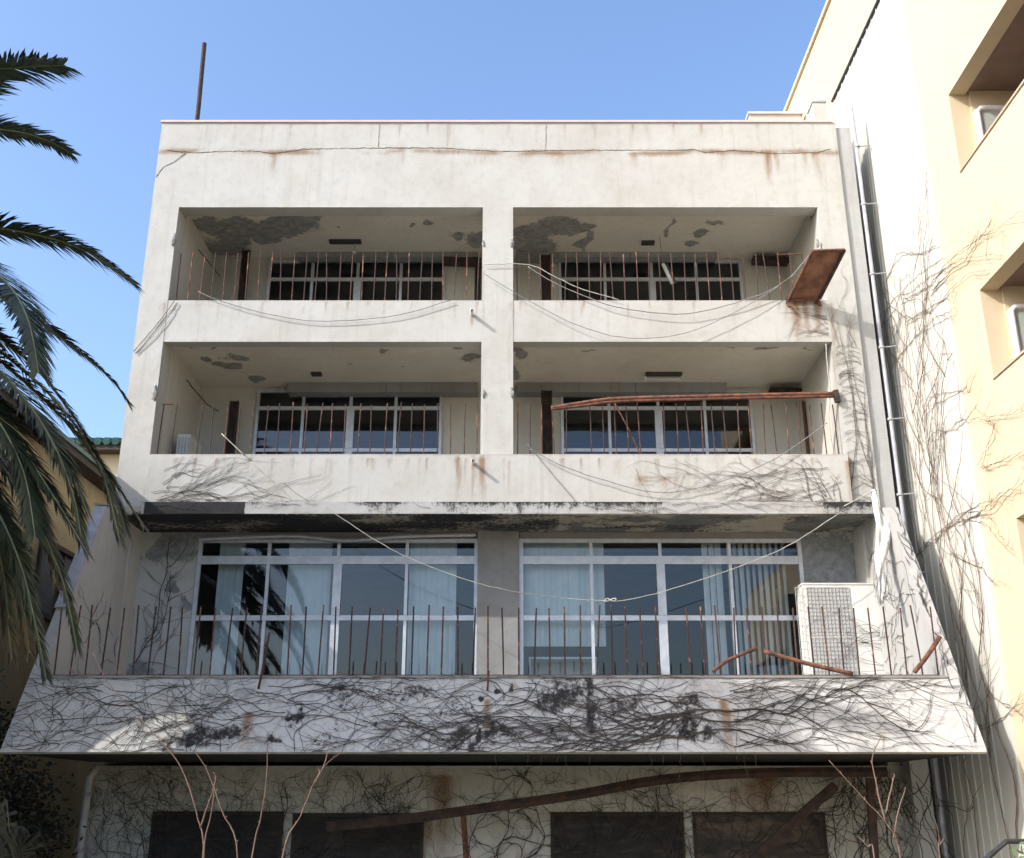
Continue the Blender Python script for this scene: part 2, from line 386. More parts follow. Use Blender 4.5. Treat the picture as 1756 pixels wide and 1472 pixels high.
sheet('facade_band', (C1, 0, Z2L), (PRI, 0, Z2L), (C1, 0, Z3P), .2, FP, B, .045, b3, .01)
# second-storey band, a hand proud of the pillars
r2 = px_streaks([(828, 784, .85, .06, .95), (812, 784, .9, .03, .75), (786, 784, .85, .05, .85), *[(x_, 786, .15 + .6 * ((x_ * 7) % 10) / 10, .012 + .03 * ((x_ * 3) % 5) / 5, .25 + .45 * ((x_ * 13) % 10) / 10) for x_ in range(270, 1440, 33)], (640, 786, .3, .05, .45), (560, 786, .5, .03, .35), (875, 790, .8, .02, .5), (430, 786, .2, .05, .4), (385, 786, .15, .05, .4),
                 (1055, 790, .3, .03, .4), (1100, 818, .25, .12, .5), (1140, 818, .3, .1, .55), (1160, 820, .3, .06, .5), (1300, 790, .4, .04, .4), (1345, 790, .4, .03, .4), (1452, 790, .8, .04, .9), (1120, 817, .04, .35, .8), (720, 786, .6, .02, .3)], -.10)
def b2(P):
    x, z = P[:, 0], P[:, 2]
    edge = np.clip((z - (Z2P - .04)) / .04, 0, 1) * (.3 + .5 * vnoise(x * 2.5, z))
    g_ = np.clip((LT + .10 - z) / .12, 0, 1) * .5 * fbm(x * 1.2, z * 2) + .75 * streaks([(-.93, 7.26, .8, .05, .55), (-.62, 7.26, .85, .03, .5)])(P)
    return dict(rust=np.clip(r2(P) + edge * .5, 0, 1), grime_shade=g_, bare=Z0(P))
sheet('facade_band', (PLI - .01, -.10, LT + .002), (5.90, -.10, LT + .002), (PLI - .01, -.10, Z2P), .28, FP, B, .045, b2, .012)
# ledge with black mould along its lip
def led(P):
    x, z = P[:, 0], P[:, 2]; t = (z - LB) / (LT - LB)
    dens = np.clip(.25 + .85 * (fbm(x * .9 + 2, x * 0 + 1) - .35) * 2, 0, 1)
    dens = np.where((x > -6.3) & (x < -4.6), 2.2, dens); dens = np.where((x > -1.3) & (x < 2.6), np.maximum(dens, .7), dens); dens = np.where((x > -4.6) & (x < -1.4), dens * .75, dens)
    return dict(rust=.15 * fbm(x * 3, z) * (x > 2), grime_shade=np.clip(dens * (.50 + .55 * t ** 2 + .4 * (fbm(x * 6, z * 2) - .3)), 0, 1.2), bare=Z0(P))
sheet('ledge', (-6.36, -.22, LB), (6.30, -.22, LB), (-6.36, -.22, LT), .3, MAT['ledge_paint'], B, .035, led, .02)
# soffit over the first-storey balcony
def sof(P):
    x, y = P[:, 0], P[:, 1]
    return dict(rust=.5 * np.clip(fbm(x * 2, y * 2) - .5, 0, 1), grime_shade=np.clip(.55 + .75 * (fbm(x * .8 + 4, y * 1.6 + 3, 5) - .5) * 2 - .25 * (x > .8) + .15 * (x < -1), 0, 1.1), bare=np.clip((fbm(x * 1.3 + 20, y * 2.3) - .36) * 3, 0, 1))
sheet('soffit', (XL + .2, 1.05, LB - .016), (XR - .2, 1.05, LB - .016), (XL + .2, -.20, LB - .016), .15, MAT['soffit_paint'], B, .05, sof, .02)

# balconies of the two upper storeys
YB = 2.5
def ceil_attr(items):
    bb = blobs(items, (0, 1))
    def f(P):
        x, y = P[:, 0], P[:, 1]
        return dict(rust=.25 * np.clip(fbm(x * .8 + 7, y * .8) - .55, 0, 1), grime_shade=np.clip(.30 * (y - 1.6), 0, .3), bare=bb(P))  # ceiling gets darker toward the back
    return f
def pz_items(lst, Z): 
    out = []
    for (x, y, rx, ry, k) in lst:
        p = PZ(x, y, Z); out.append((p.x, p.y, rx, ry, k))
    return out
CZ3, CZ2 = 12.56, 9.58
c3 = pz_items([(365, 390, .40, .45, 1), (410, 385, .35, .35, .9), (440, 400, .45, .35, 1), (480, 388, .55, .35, 1.1), (505, 382, .45, .3, 1.05), (400, 415, .4, .4, .9), (455, 412, .3, .3, .8), (385, 425, .5, .4, .9),
               (735, 383, .10, .14, .9), (712, 387, .05, .08, .8), (788, 408, .14, .22, .95), (822, 412, .2, .4, 1), (540, 373, .15, .08, .8), (583, 392, .05, .1, .7)], CZ3)
sheet('balcony_ceiling', (XL + .2, YB, CZ3), (C0 + .05, YB, CZ3), (XL + .2, .32, CZ3), .25, MAT['ceiling_paint'], B, .05, ceil_attr(c3))
c3r = pz_items([(915, 400, .4, .4, 1), (950, 385, .45, .35, 1.1), (975, 385, .4, .3, 1), (925, 418, .4, .4, 1), (897, 420, .3, .35, .9), (1005, 410, .15, .4, .95), (1012, 385, .1, .2, .8), (1147, 385, .05, .3, .85), (1143, 400, .05, .2, .7), (1225, 380, .16, .1, .85), (1205, 400, .14, .2, .85), (1190, 420, .14, .2, .85)], CZ3)
sheet('balcony_ceiling', (C0 + .05, YB, CZ3), (XR - .2, YB, CZ3), (C0 + .05, .32, CZ3), .25, MAT['ceiling_paint'], B, .05, ceil_attr(c3r))
c2 = pz_items([(312, 596, .28, .06, 1), (390, 594, .45, .06, 1), (405, 612, .22, .16, .95), (392, 628, .2, .25, .95), (360, 615, .15, .16, .95), (375, 625, .1, .14, .9), (445, 652, .15, .15, .8), (665, 600, .1, .1, .8), (783, 597, .12, .08, .9), (806, 613, .28, .2, 1), (605, 626, .04, .06, .8), (575, 595, .03, .1, .7), (685, 627, .07, .12, .6)], CZ2)
sheet('balcony_ceiling', (XL + .2, YB, CZ2), (C0 + .05, YB, CZ2), (XL + .2, .26, CZ2), .25, MAT['ceiling_paint'], B, .05, ceil_attr(c2))
c2r = pz_items([(885, 606, .15, .25, .9), (885, 640, .12, .3, .9), (1108, 596, .12, .06, .9), (1246, 594, .12, .06, .95), (1318, 594, .2, .07, .95), (1375, 598, .2, .04, .8), (1000, 597, .25, .03, .7)], CZ2)
sheet('balcony_ceiling', (C0 + .05, YB, CZ2), (XR - .2, YB, CZ2), (C0 + .05, .26, CZ2), .25, MAT['ceiling_paint'], B, .05, ceil_attr(c2r))
# lintel undersides behind the front (second storey: the parapet band above carries it)
box('lintel', PLI + .001, PRI - .001, .203, .255, Z2L + .004, CZ2 + .2, FP, B)
box('parapet_beam', XL + .2, XR - .2, .335, .5, Z3L + .25, ZT - .1, FP, B)
# floors, side walls, roof, rear
for z in (9.85, 6.45):
    box('floor_slab', XL + .2, XR - .2, .21, YB + .3, z - .25, z, MAT['concrete'], B)
for x0, x1 in ((XL, XL + .199), (XR - .199, XR)):
    box('side_wall', x0, x1, .501, 11.0, GZ, ZT - .01, FP, B)
    box('side_wall', x0 + (.2 if x0 < 0 else -.33), x1 + (.33 if x0 < 0 else -.2), .51, YB, 6.47, 12.54, MAT['balcony_wall_paint'], B)
box('roof', XL + .2, XR - .2, .51, 11, 13.3, 13.55, MAT['concrete'], B)
box('rear_wall', XL, XR, 11.003, 11.2, GZ, ZT - .01, FP, B)
# ---- windows
AL = MAT['aluminium']
def window(name_lbl, x0, x1, z0, z1, Y, cols, rails, parent, thick_mid=None, fw=.055, room=None, pane='pane_glass', lean=0):
    """outer frame mesh > sash_bar, pane. cols: inner x positions; rails: z positions"""
    m = MB(); d = .07
    m.box(x0 - fw, x0, Y - d, Y, z0 - fw, z1 + fw); m.box(x1, x1 + fw, Y - d, Y, z0 - fw, z1 + fw)
    m.box(x0, x1, Y - d, Y, z1, z1 + fw); m.box(x0, x1, Y - d, Y, z0 - fw, z0)
    wd = m.build('window', AL, parent)
    if name_lbl: wd['label'] = name_lbl
    xs = [x0] + list(cols) + [x1]; zs = [z0] + [r[0] for r in rails] + [z1]
    hw = lambda c: (.075 if thick_mid is not None and abs(c - thick_mid) < .01 else .028)
    for zr, hh in rails:
        box('sash_rail', x0 + .002, x1 - .002, Y - .056, Y - .012, zr - hh, zr + hh, AL, wd)
    for i, c in enumerate(cols):
        yo = .004 * (i % 2)
        for k in range(len(zs) - 1):
            lo = z0 + .002 if k == 0 else rails[k - 1][0] + rails[k - 1][1] + .002
            hi = z1 - .002 if k == len(zs) - 2 else rails[k][0] - rails[k][1] - .002
            h = hw(c) if k < len(zs) - 2 or len(rails) < 2 else .03
            box('sash_stile', c - h, c + h, Y - .062 - yo, Y - .012 + yo, lo, hi, AL, wd)
    for i in range(len(xs) - 1):
        for k in range(len(zs) - 1):
            yy = Y - .030 + .012 * (i % 2)
            tl = (rng.random() - .5) * .006
            obj('pane', [(xs[i], yy, zs[k]), (xs[i + 1], yy + tl, zs[k]), (xs[i + 1], yy + tl, zs[k + 1]), (xs[i], yy, zs[k + 1])], [(0, 1, 2, 3)], MAT[pane], wd)
    return wd
def cut_wall(name, x0, x1, z0, z1, Y, th, holes, mat, attrs=None):
    """wall with rectangular holes, butted strips"""
    hs = sorted(holes); m = MB(); cur = x0
    for (a, b, c, d) in hs:
        m.box(cur, a, Y, Y + th, z0, z1); m.box(a, b, Y, Y + th, z0, c); m.box(a, b, Y, Y + th, d, z1); cur = b
    m.box(cur, x1, Y, Y + th, z0, z1)
    return m.build(name, mat, B)
BW = MAT['balcony_wall_paint']
wl, wr = (-5.16, -1.48), (1.05, 4.85)
for zc, zt, z0, zrail, ztr in ((CZ3, 12.44, 10.2, 11.0, 12.05), (CZ2, 9.46, 7.2, 8.22, 9.12)):
    fl = 9.85 if zc > 11 else 6.45
    cut_wall('back_wall', XL + .21, XR - .21, fl + .002, zc - .002, YB, .12, [(wl[0] - .055, wl[1] + .055, z0 - .055, zt + .055), (wr[0] - .055, wr[1] + .055, z0 - .055, zt + .055)], BW)
    for (a, b) in (wl, wr):
        mid = (a + b) / 2 + .03; q = (b - a) / 4
        window(None, a, b, z0, zt, YB + .02, [a + q - .02, mid, mid + q], [(zrail, .035), (ztr, .04)], B, mid)
    # shutter boxes over the windows, two lengths each with a joint
    zb = zc - .215 if zc < 11 else zc - .12
    for a, b in ((-4.55, -2.55), (-2.54, -.7), (.1, 2.5), (2.51, 4.35)):
        box('shutter_box', a, b, 2.2, YB - .002, zb, zc - .002, MAT['concrete'], B)
    # rooms behind
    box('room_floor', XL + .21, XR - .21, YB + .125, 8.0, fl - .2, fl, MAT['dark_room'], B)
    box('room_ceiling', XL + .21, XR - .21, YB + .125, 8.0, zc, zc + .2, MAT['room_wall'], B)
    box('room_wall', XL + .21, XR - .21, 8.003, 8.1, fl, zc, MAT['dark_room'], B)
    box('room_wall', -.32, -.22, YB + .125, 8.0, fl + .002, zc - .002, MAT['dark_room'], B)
# rusty stanchion columns and door leaves standing in the balconies
for x, y0, y1, w_, fl in ((404, 690, 780, .17, 6.45), (937, 672, 780, .22, 6.45), (1383, 690, 780, .22, 6.45), (424, 432, 514, .16, 9.85), (935, 440, 514, .22, 9.85), (820, 455, 514, .14, 9.85), (1375, 450, 514, .16, 9.85)):
    a = PY(x, y0, 2.12); m = MB(); m.box(a.x - w_ / 2, a.x + w_ / 2, 2.06, 2.09, fl + .002, a.z)
    m.box(a.x - w_ / 2, a.x - w_ / 2 + .03, 2.0, 2.06, fl + .002, a.z - .01); m.box(a.x + w_ / 2 - .03, a.x + w_ / 2, 2.0, 2.06, fl + .002, a.z - .01)
    m.build('steel_post', MAT['rust_dark' if x < 950 else 'rust'], B)
# rusty drooping strip at the right end of each ceiling
for (x0, x1, y, fl) in ((1290, 1385, 447, 0), (1320, 1395, 671, 0), (760, 826, 448, 0)):
    a = PY(x0, y, 2.3); b = PY(x1, y + 3, 2.3)
    m = MB(); m.obox(a, b, .25, .1); m.build('rusted_channel', MAT['rust_dark'], B)
# ---- first storey: windows behind the sloping parapet
YW = 1.05
IW = MAT['inner_wall_paint']
def iw(items, gr=()):
    bb = blobs(items); gg = blobs(gr)
    return lambda P: dict(rust=Z0(P), grime_shade=gg(P) * .6 + np.clip((P[:, 2] - 5.9) * .5, 0, .25) * fbm(P[:, 0] * 2, P[:, 2] * 2), bare=bb(P))  # wall gets darker toward its top
WZ0, WZ1 = 3.42, 5.98
sheet('back_wall', (XL + .2, YW, 2.9), (-5.70, YW, 2.9), (XL + .2, YW, LB), .15, IW, B, .05, iw([(-6.2, 5.9, .5, .3, 1), (-6.45, 3.5, .3, .3, .9), (-6.0, 5.2, .15, .2, .8), (-5.9, 4.8, .1, .2, .8)], [(-6.5, 3.8, .12, .15, .8)]), .02)
sheet('back_wall', (5.26, YW, 2.9), (XR - .2, YW, 2.9), (5.26, YW, LB), .15, IW, B, .05, iw([(5.7, 5.6, .55, .6, 1.1), (5.6, 4.8, .4, .7, .9), (6.1, 5.5, .4, .5, 1.1)], [(5.9, 4.95, .25, .06, 1)]), .03)
sheet('concrete_column', (-.62, YW - .10, 2.9), (.13, YW - .10, 2.9), (-.62, YW - .10, LB), .3, MAT['concrete'], B, .05, lambda P: dict(rust=Z0(P), grime_shade=.25 * fbm(P[:, 0] * 3, P[:, 2] * 2) + .3 * np.clip(P[:, 2] - 5.7, 0, 1), bare=Z0(P)), .03)  # column gets darker toward its top
box('window_sill', -5.70, 5.26, YW - .04, YW + .12, 2.9, WZ0 - .07, IW, B)
box('window_head', -5.70, -.63, YW + .01, YW + .12, WZ1 + .075, LB - .001, MAT['concrete'], B)
box('window_head', .14, 5.26, YW + .01, YW + .12, WZ1 + .075, LB - .001, MAT['concrete'], B)
def pxX(x, y=1000): return PY(x, y, YW).x
lw = window(None, -5.62, -.68, WZ0, WZ1, YW + .05, [-4.40, -3.14, -1.90], [(4.615, .045), (5.66, .075)], B, -3.14, .07)
rw = window(None, .20, 5.18, WZ0, WZ1, YW + .05, [1.43, 2.68, 3.94], [(4.615, .045), (5.66, .075)], B, 2.68, .07)
m = MB(); m.tube(smooth_path([(-5.66, .93, 6.02), (-4.0, .9, 6.07), (-3.0, .9, 5.99), (-2.0, .9, 6.06), (-.66, .93, 6.1)]), .035, 5); m.build('sagging_trim', AL, B)
# room behind
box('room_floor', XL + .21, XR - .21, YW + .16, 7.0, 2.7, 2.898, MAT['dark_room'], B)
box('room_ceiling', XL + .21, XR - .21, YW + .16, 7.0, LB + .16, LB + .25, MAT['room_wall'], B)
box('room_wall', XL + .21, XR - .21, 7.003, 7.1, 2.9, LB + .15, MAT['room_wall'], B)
box('balcony_floor', XL + .2, XR - .2, -2.10, YW - .002, 2.62, 2.88, MAT['concrete'], B)
# ---- sloping fins and parapet of the first storey
SL = .54
def YS(z): return -.74 - SL * (6.16 - z)
def fin(x0, x1, mat, attrs_side):
    V = []; zs = [2.16, 3.2, 4.2, 5.2, 6.16]
    ring = [(YS(z), z) for z in zs] + [(-.10, 6.32), (-.10 + .6, 6.32), (1.04, 6.1), (1.04, 2.6), (.4, 2.16)]
    n = len(ring)
    for x in (x0, x1): V += [(x, y, z) for y, z in ring]
    Fc = [tuple(reversed(range(n))), tuple(range(n, 2 * n))] + [(i, (i + 1) % n, n + (i + 1) % n, n + i) for i in range(n)]
    return obj('fin_wall', V, Fc, mat, B)
fin(XL, XL + .17, MAT['ledge_paint'], None); fin(XR - .15, XR + .03, MAT['ledge_paint'], None)
m = MB(); m.obox((XL + .085, YS(6.16) - .03, 6.17), (XL + .085, YS(4.3) - .03, 4.31), .2, .03, (0, -1, .5)); m.obox((XL + .085, -.8, 6.2), (XL + .085, -.1, 6.36), .22, .03); m.build('fin_flashing', MAT['grey_pipe'], B)
rp = [(430, 1222, .62, .07, 1), (835, 1200, .75, .05, .95), (1238, 1200, .8, .06, 1), (1246, 1215, .7, .04, .9), (660, 1200, .4, .03, .3), (880, 1170, .5, .06, .4)]
PZ0, PZ1 = 2.16, 3.20
def on_slope(x, y):      # sight line met with the sloping face
    d = Vector(ray(x, y)); n = Vector((0, -1, SL)); p0 = Vector((0, YS(2.16), 2.16))
    n = Vector((0, 1, -SL)); c = Vector(CAM); t = (p0 - c).dot(n) / d.dot(n); return c + d * t
rps = streaks([(on_slope(x, y).x, on_slope(x, y).z, L, w_, k) for x, y, L, w_, k in rp])
gb = [(560, 1260, .35, .2, .8), (330, 1260, .25, .13, 1.2), (372, 1265, .28, .15, 1.2), (345, 1245, .15, .12, 1.1), (285, 1270, .14, .16, 1), (300, 1255, .1, .1, 1), (505, 1228, .1, .12, 1.1), (512, 1212, .07, .09, 1.1), (490, 1225, .09, .06, 1), (480, 1272, .13, .1, .9), (580, 1182, .10, .12, .9), (585, 1200, .25, .2, .7), (720, 1250, .2, .2, .7), (700, 1195, .5, .15, .6),
      (765, 1215, .3, .2, .65), (860, 1270, .25, .12, .9), (850, 1250, .12, .18, .9), (795, 1270, .2, .12, .8), (1000, 1195, .09, .5, .9), (1010, 1240, .12, .45, 1), (950, 1200, .35, .22, .8), (1070, 1200, .3, .25, .75), (1165, 1215, .25, .3, .85), (1185, 1235, .16, .18, 1), (1220, 1245, .15, .15, .95), (1180, 1195, .12, .16, .9), (1110, 1235, .4, .2, .55), (960, 1280, .35, .1, .65),
      (1325, 1207, .05, .05, .9), (1555, 1248, .05, .05, .85), (1580, 1210, .04, .06, .8), (1330, 1265, .06, .05, .8), (150, 1230, .4, .25, .55), (220, 1270, .3, .2, .6), (420, 1190, .6, .12, .45), (640, 1280, .6, .1, .5)]
gbf = blobs([(on_slope(x, y).x, on_slope(x, y).z, a * .9, b * .9, k * .80) for x, y, a, b, k in gb])
def par(P):
    x, z = P[:, 0], P[:, 2]; dens = np.clip(1 - np.abs(x + .6) / 4.2, 0, 1)
    sp = np.clip((vnoise(x * 9, z * 9) - .80) * 5, 0, 1) * (.35 + .6 * dens)
    return dict(rust=rps(P), grime_shade=np.clip(np.maximum(gbf(P) * .68, sp * .85) + .10 + .55 * (.35 + dens) * np.clip(fbm(x * 1.9, z * 1.5, 5) - .30, 0, 1), 0, 1.2), bare=np.clip(gbf(P) * .55, 0, .5))
sheet('parapet', (XL, YS(PZ0), PZ0), (XR + .03, YS(PZ0), PZ0), (XL, YS(PZ1), PZ1), .05, MAT['parapet_paint'], B, .03, par, .02)
box('parapet_cap', XL + .18, XR - .17, YS(PZ1) - .02, YS(PZ1) + .24, PZ1 + .003, PZ1 + .035, MAT['concrete'], B)
m = MB(); m.box(XL + .2, XR - .2, -2.30, -2.105, 2.25, 2.88); m.build('balcony_edge_beam', MAT['concrete'], B)
box('balcony_underside', XL + .01, XR - .01, YS(PZ0) + .12, .495, 2.15, 2.28, MAT['dark_concrete'], B)

# ---- ground storey
YG = .5
GW = MAT['ground_wall_paint']
grs = [(760, 1330, 1.6, .22, .85), (735, 1400, 1.0, .06, .9), (1310, 1330, .8, .25, .95), (1290, 1340, .7, .2, .8), (560, 1330, .8, .03, .4), (1260, 1350, .5, .1, .7), (700, 1380, .9, .05, .6)]
def gat(P):
    x, z = P[:, 0], P[:, 2]
    return dict(rust=px_streaks(grs, YG)(P), grime_shade=np.clip(.08 + .55 * (fbm(x * 1.1, z * 1.4) - .45) + .25 * np.clip(z - 1.7, 0, 1) + .22 * np.clip(-x / 6, 0, 1), 0, .9), bare=Z0(P))  # left end darkened in the colour for plant shade; top darker too
sheet('ground_wall', (XL + .01, YG, GZ), (XR + .15, YG, GZ), (XL + .01, YG, 2.09), .2, GW, B, .06, gat, .02)
def boarded(x0, x1, y0, mat, n, lbl):
    a = PY(x0, y0, YG); b = PY(x1, y0, YG); m = MB(); e = .05
    m.box(a.x - e, b.x + e, YG - .05, YG - .004, a.z, a.z + e); m.box(a.x - e, a.x, YG - .05, YG - .004, .2, a.z); m.box(b.x, b.x + e, YG - .05, YG - .004, .2, a.z)
    o = m.build('boarded_window', MAT['brown_wood'], B); o['label'] = lbl
    h = (a.z - .2) / n
    for k in range(n):
        z1 = a.z - k * h
        box('board', a.x + .002, b.x - .002, YG - .045 + rng.random() * .012, YG - .006, z1 - h + .002, z1 - .001, MAT[mat], o)
boarded(268, 482, 1397, 'plywood', 3, 'window boarded with blackened planks, leftmost'); boarded(508, 722, 1400, 'plywood', 3, 'window boarded with dark planks beside the rust stain')
boarded(949, 1166, 1398, 'plywood', 2, 'window boarded with near-black plywood'); boarded(1192, 1408, 1398, 'plywood_pale', 2, 'window boarded with paler brown plywood')
m = MB(); m.tube([(XL + .06, .28, GZ), (XL + .06, .28, 1.0), (XL + .06, .30, 1.9), (XL + .16, .33, 2.09)], .065, 8); dp = m.build('downpipe', MAT['pale_pipe'], B, True)
for z in (.8, 1.65):
    m = MB(); m.tube([(XL + .06, .28, z - .03), (XL + .06, .28, z + .03)], .085, 8); m.build('bracket', MAT['grey_pipe'], dp)

# ---- right-hand return, downpipe in the gap, roof bits
sheet('return_wall', (XR + .002, .05, GZ), (XR + .30, .05, GZ), (XR + .002, .05, 14.15), .3, MAT['ledge_paint'], B, .08, lambda P: dict(rust=Z0(P), grime_shade=.30 * fbm(P[:, 0] * 5, P[:, 2] * .7), bare=Z0(P)), .015)
box('gap_filler', XR + .01, 7.03, 1.75, 1.9, GZ, 15.0, MAT['concrete'], B)
m = MB(); m.tube([(6.77, .03, 14.6), (6.78, .03, 10), (6.79, .03, 6.4), (6.80, .03, 2.2), (6.80, .03, GZ)], .038, 8); dp = m.build('downpipe', MAT['grey_pipe'], B, True)
for z in (13.7, 12.4, 10.9, 9.4, 8.0, 6.6, 5.2, 3.6):
    m = MB(); m.tube([(6.78, .03, z - .02), (6.78, .03, z + .02)], .056, 8); m.obox((6.78, .03, z), (7.05, .03, z + .03), .02, .02); m.build('bracket', MAT['grey_pipe'], dp)
box('parapet_post', 6.13, 6.38, .37, .75, 13.6, 14.98, FP, B); box('post_cap', 6.11, 6.40, .35, .77, 14.983, 15.02, MAT['grey_pipe'], B)
p = PY(1285, 197, 4.0); q = PY(1345, 197, 4.0); box('roof_hut', p.x, q.x + .4, 4.0, 6.0, 13.56, p.z, MAT['pink_paint'], B); box('roof_hut_cap', p.x - .04, q.x + .45, 3.95, 6.05, p.z + .002, p.z + .06, MAT['pale_pipe'], B)
m = MB(); m.tube([(-6.40, .45, 13.56), (-6.40, .45, 14.9), (-6.43, .45, 16.50)], .047, 8); m.build('roof_mast', MAT['rust_dark'], B)
for x, y in ((809, 533), (811, 790)):       # rain spouts
    Y0 = 0 if y < 600 else -.10
    p = PY(x, y, Y0 - .2); m = MB(); m.tube([(p.x, Y0 + .05, p.z + .02), (p.x, Y0 - .24, p.z - .01)], .032, 8); sp = m.build('rain_spout', MAT['white_metal'], B, True)
    m = MB(); m.tube([(p.x, Y0 - .241, p.z - .01), (p.x, Y0 - .243, p.z - .01)], .024, 8); m.build('bore', MAT['dark_plastic'], sp)
def lump(name, c, r, mat, parent, sx=1, sz=1):
    V = []; Fc = []; n, k = 7, 5
    for i in range(k):
        th = math.pi * i / (k - 1)
        for j in range(n):
            ph = 2 * math.pi * j / n; rr = r * (.7 + .6 * rng.random())
            V.append(Vector(c) + Vector((rr * sx * math.sin(th) * math.cos(ph), rr * .6 * math.sin(th) * math.sin(ph), rr * sz * math.cos(th))))
    for i in range(k - 1):
        for j in range(n): Fc.append((i * n + j, i * n + (j + 1) % n, (i + 1) * n + (j + 1) % n, (i + 1) * n + j))
    return obj(name, V, Fc, MAT[mat], parent)
for x, y, r in ((298, 412, .09), (266, 674, .09), (829, 418, .045), (878, 418, .06), (829, 676, .05), (878, 674, .07), (1402, 418, .06)):
    lump('broken_rail_socket', PY(x, y, -.01), r, 'concrete', B, .6, 1.5)

# ---- railings: rods that lost their top rail
def bar_mesh(h, r, lean, mat='rust_bar'):
    m = MB(); m.tube([(0, 0, -.02), (lean * .2, 0, h * .3), (lean * .6, 0, h * .7), (lean, 0, h)], r, 5)
    return m.mesh('bar', MAT[mat])
def railing(x0, x1, n, z, h, Y, r, lbl, skip=(), rusty=.3):
    m = MB(); m.box(x0 - .02, x1 + .02, Y - .02, Y + .02, z + .001, z + .022); rl = m.build('railing', MAT['rust'], B); rl['label'] = lbl
    var = [bar_mesh(h + .02 * (i % 3 - 1), r, l, 'rust_bar' if i % 2 else 'rust_rod') for i, l in enumerate((0, .012, -.02, .03, -.012, .055))]
    for i in range(n):
        if i in skip: continue
        x = x0 + (x1 - x0) * i / (n - 1) + (rng.random() - .5) * .02
        b = bpy.data.objects.new('bar', rng.choice(var)); COL.objects.link(b); b.location = (x, Y, z + .01); b.parent = rl
        b.rotation_euler = ((rng.random() - .5) * .02, (rng.random() - .5) * .02, rng.random() * 6.28)
    return rl
def rail_stub(x0, x1, z, Y):
    m = MB(); m.obox((x0, Y, z), (x1, Y, z + .015), .03, .022); m.build('rail_stub', MAT['rust'], B)
rail_stub(5.05, 5.5, Z3P + 1.0, .08); rail_stub(-6.3, -6.1, Z2P + .99, .06)
railing(-6.28, -.64, 27, Z3P, 1.03, .08, .011, 'rusty rods along the upper left balcony')
railing(.10, 5.5, 25, Z3P, 1.03, .08, .011, 'rusty rods along the upper right balcony')
railing(-6.30, -.62, 25, Z2P, 1.0, .06, .011, 'rusty rods along the middle left balcony', (2,))
railing(.10, 5.8, 27, Z2P, 1.0, .06, .011, 'rusty rods along the middle right balcony', (5, 11))
railing(XL + .32, XR - .25, 58, PZ1 + .036, 1.0, YS(PZ1) + .10, .0125, 'long row of rusty rods above the sloping parapet', (14, 40))

# ================================================================== THINGS ON THE OLD BUILDING
def blind(x0, x1, z0, z1, Y, label, turn=.25, pitch=.105, sway=0.0):
    t = thing('vertical_blind', label, 'blind', (x0, Y, z0), 'vertical blinds in the wide windows')
    box('head_rail', x0, x1, Y - .02, Y + .02, z1, z1 + .04, MAT['white_metal'], t)
    n = max(2, int((x1 - x0) / pitch)); var = []
    for k in range(n):
        x = x0 + (k + .5) * (x1 - x0) / n; a = turn + (rng.random() - .5) * .35; hw = .058; s = sway * k
        dx, dy = hw * math.cos(a), hw * math.sin(a)
        V = [(x - dx + s, Y - dy, z0), (x + s, Y - .008, z0), (x + dx + s, Y + dy, z0), (x - dx, Y - dy, z1 - .002), (x, Y - .008, z1 - .002), (x + dx, Y + dy, z1 - .002)]
        obj('slat', V, [(0, 1, 4, 3), (1, 2, 5, 4)], MAT['blind_cloth'], t)
BZ0, BZ1 = 3.3, 6.05
for px0, px1, lb, tr in ((372, 415, 'narrow pale vertical blind behind the leftmost pane of the left window', .3), (492, 566, 'pale vertical blind hanging in the second pane of the left window', .1), (702, 782, 'pale vertical blind at the right end of the left window', .1),
                     (897, 1036, 'wide closed vertical blind at the left end of the right window', .08), (1206, 1240, 'narrow vertical blind beside the third mullion of the right window', .2), (1248, 1352, 'half-turned vertical blind at the right end of the right window', .75)):
    a = PY(px0, 1000, 1.30).x; b = PY(px1, 1000, 1.30).x
    blind(a, b, 4.15 if px0 == 897 else BZ0, BZ1, 1.32, lb, tr, .105)
m = MB(); m.box(.3, 1.55, 1.5, 2.1, 3.95, 3.99); m.box(.3, .34, 1.5, 2.1, 2.9, 3.95); m.box(1.51, 1.55, 1.5, 2.1, 2.9, 3.95); m.box(.34, 1.51, 2.05, 2.1, 3.2, 3.95)
tag(m.build('desk', MAT['white_metal']), 'grey desk standing behind the wide right window', 'desk')

# ceiling lamps
def lamp(px, py, Z, w_, dark, tube_, label):
    p = PZ(px, py, Z); t = thing('ceiling_lamp', label, 'lamp', (p.x, p.y, Z))
    m = MB(); m.box(p.x - w_ / 2, p.x + w_ / 2, p.y - .07, p.y + .07, Z - .05, Z - .002); m.build('base_plate', MAT[dark], t)
    if tube_ == 'under':
        m = MB(); m.tube([(p.x - w_ / 2, p.y + .06, Z - .11), (p.x + w_ / 2, p.y + .06, Z - .11)], .022, 8); m.build('lamp_tube', MAT['tube_white'], t, True)
        for s in (-1, 1): box('holder', p.x + s * w_ / 2 - .02, p.x + s * w_ / 2 + .02, p.y + .03, p.y + .09, Z - .14, Z - .051, MAT['white_metal'], t)
    if tube_ == 'dangle':
        m = MB(); m.tube([(p.x + .2, p.y, Z - .05), (p.x + .22, p.y, Z - .16), (p.x + .19, p.y, Z - .25)], .008, 5); m.build('loose_wire', MAT['cable_grey'], t)
        m = MB(); m.box(p.x + .17, p.x + .23, p.y - .03, p.y + .03, Z - .30, Z - .25); m.build('lamp_holder', MAT['white_metal'], t)
lamp(592, 413, CZ3, .66, 'dark_plastic', 'dangle', 'long dark lamp base with loose wires on the upper left ceiling')
lamp(1111, 415, CZ3, .27, 'dark_plastic', None, 'short dark lamp base on the upper right ceiling')
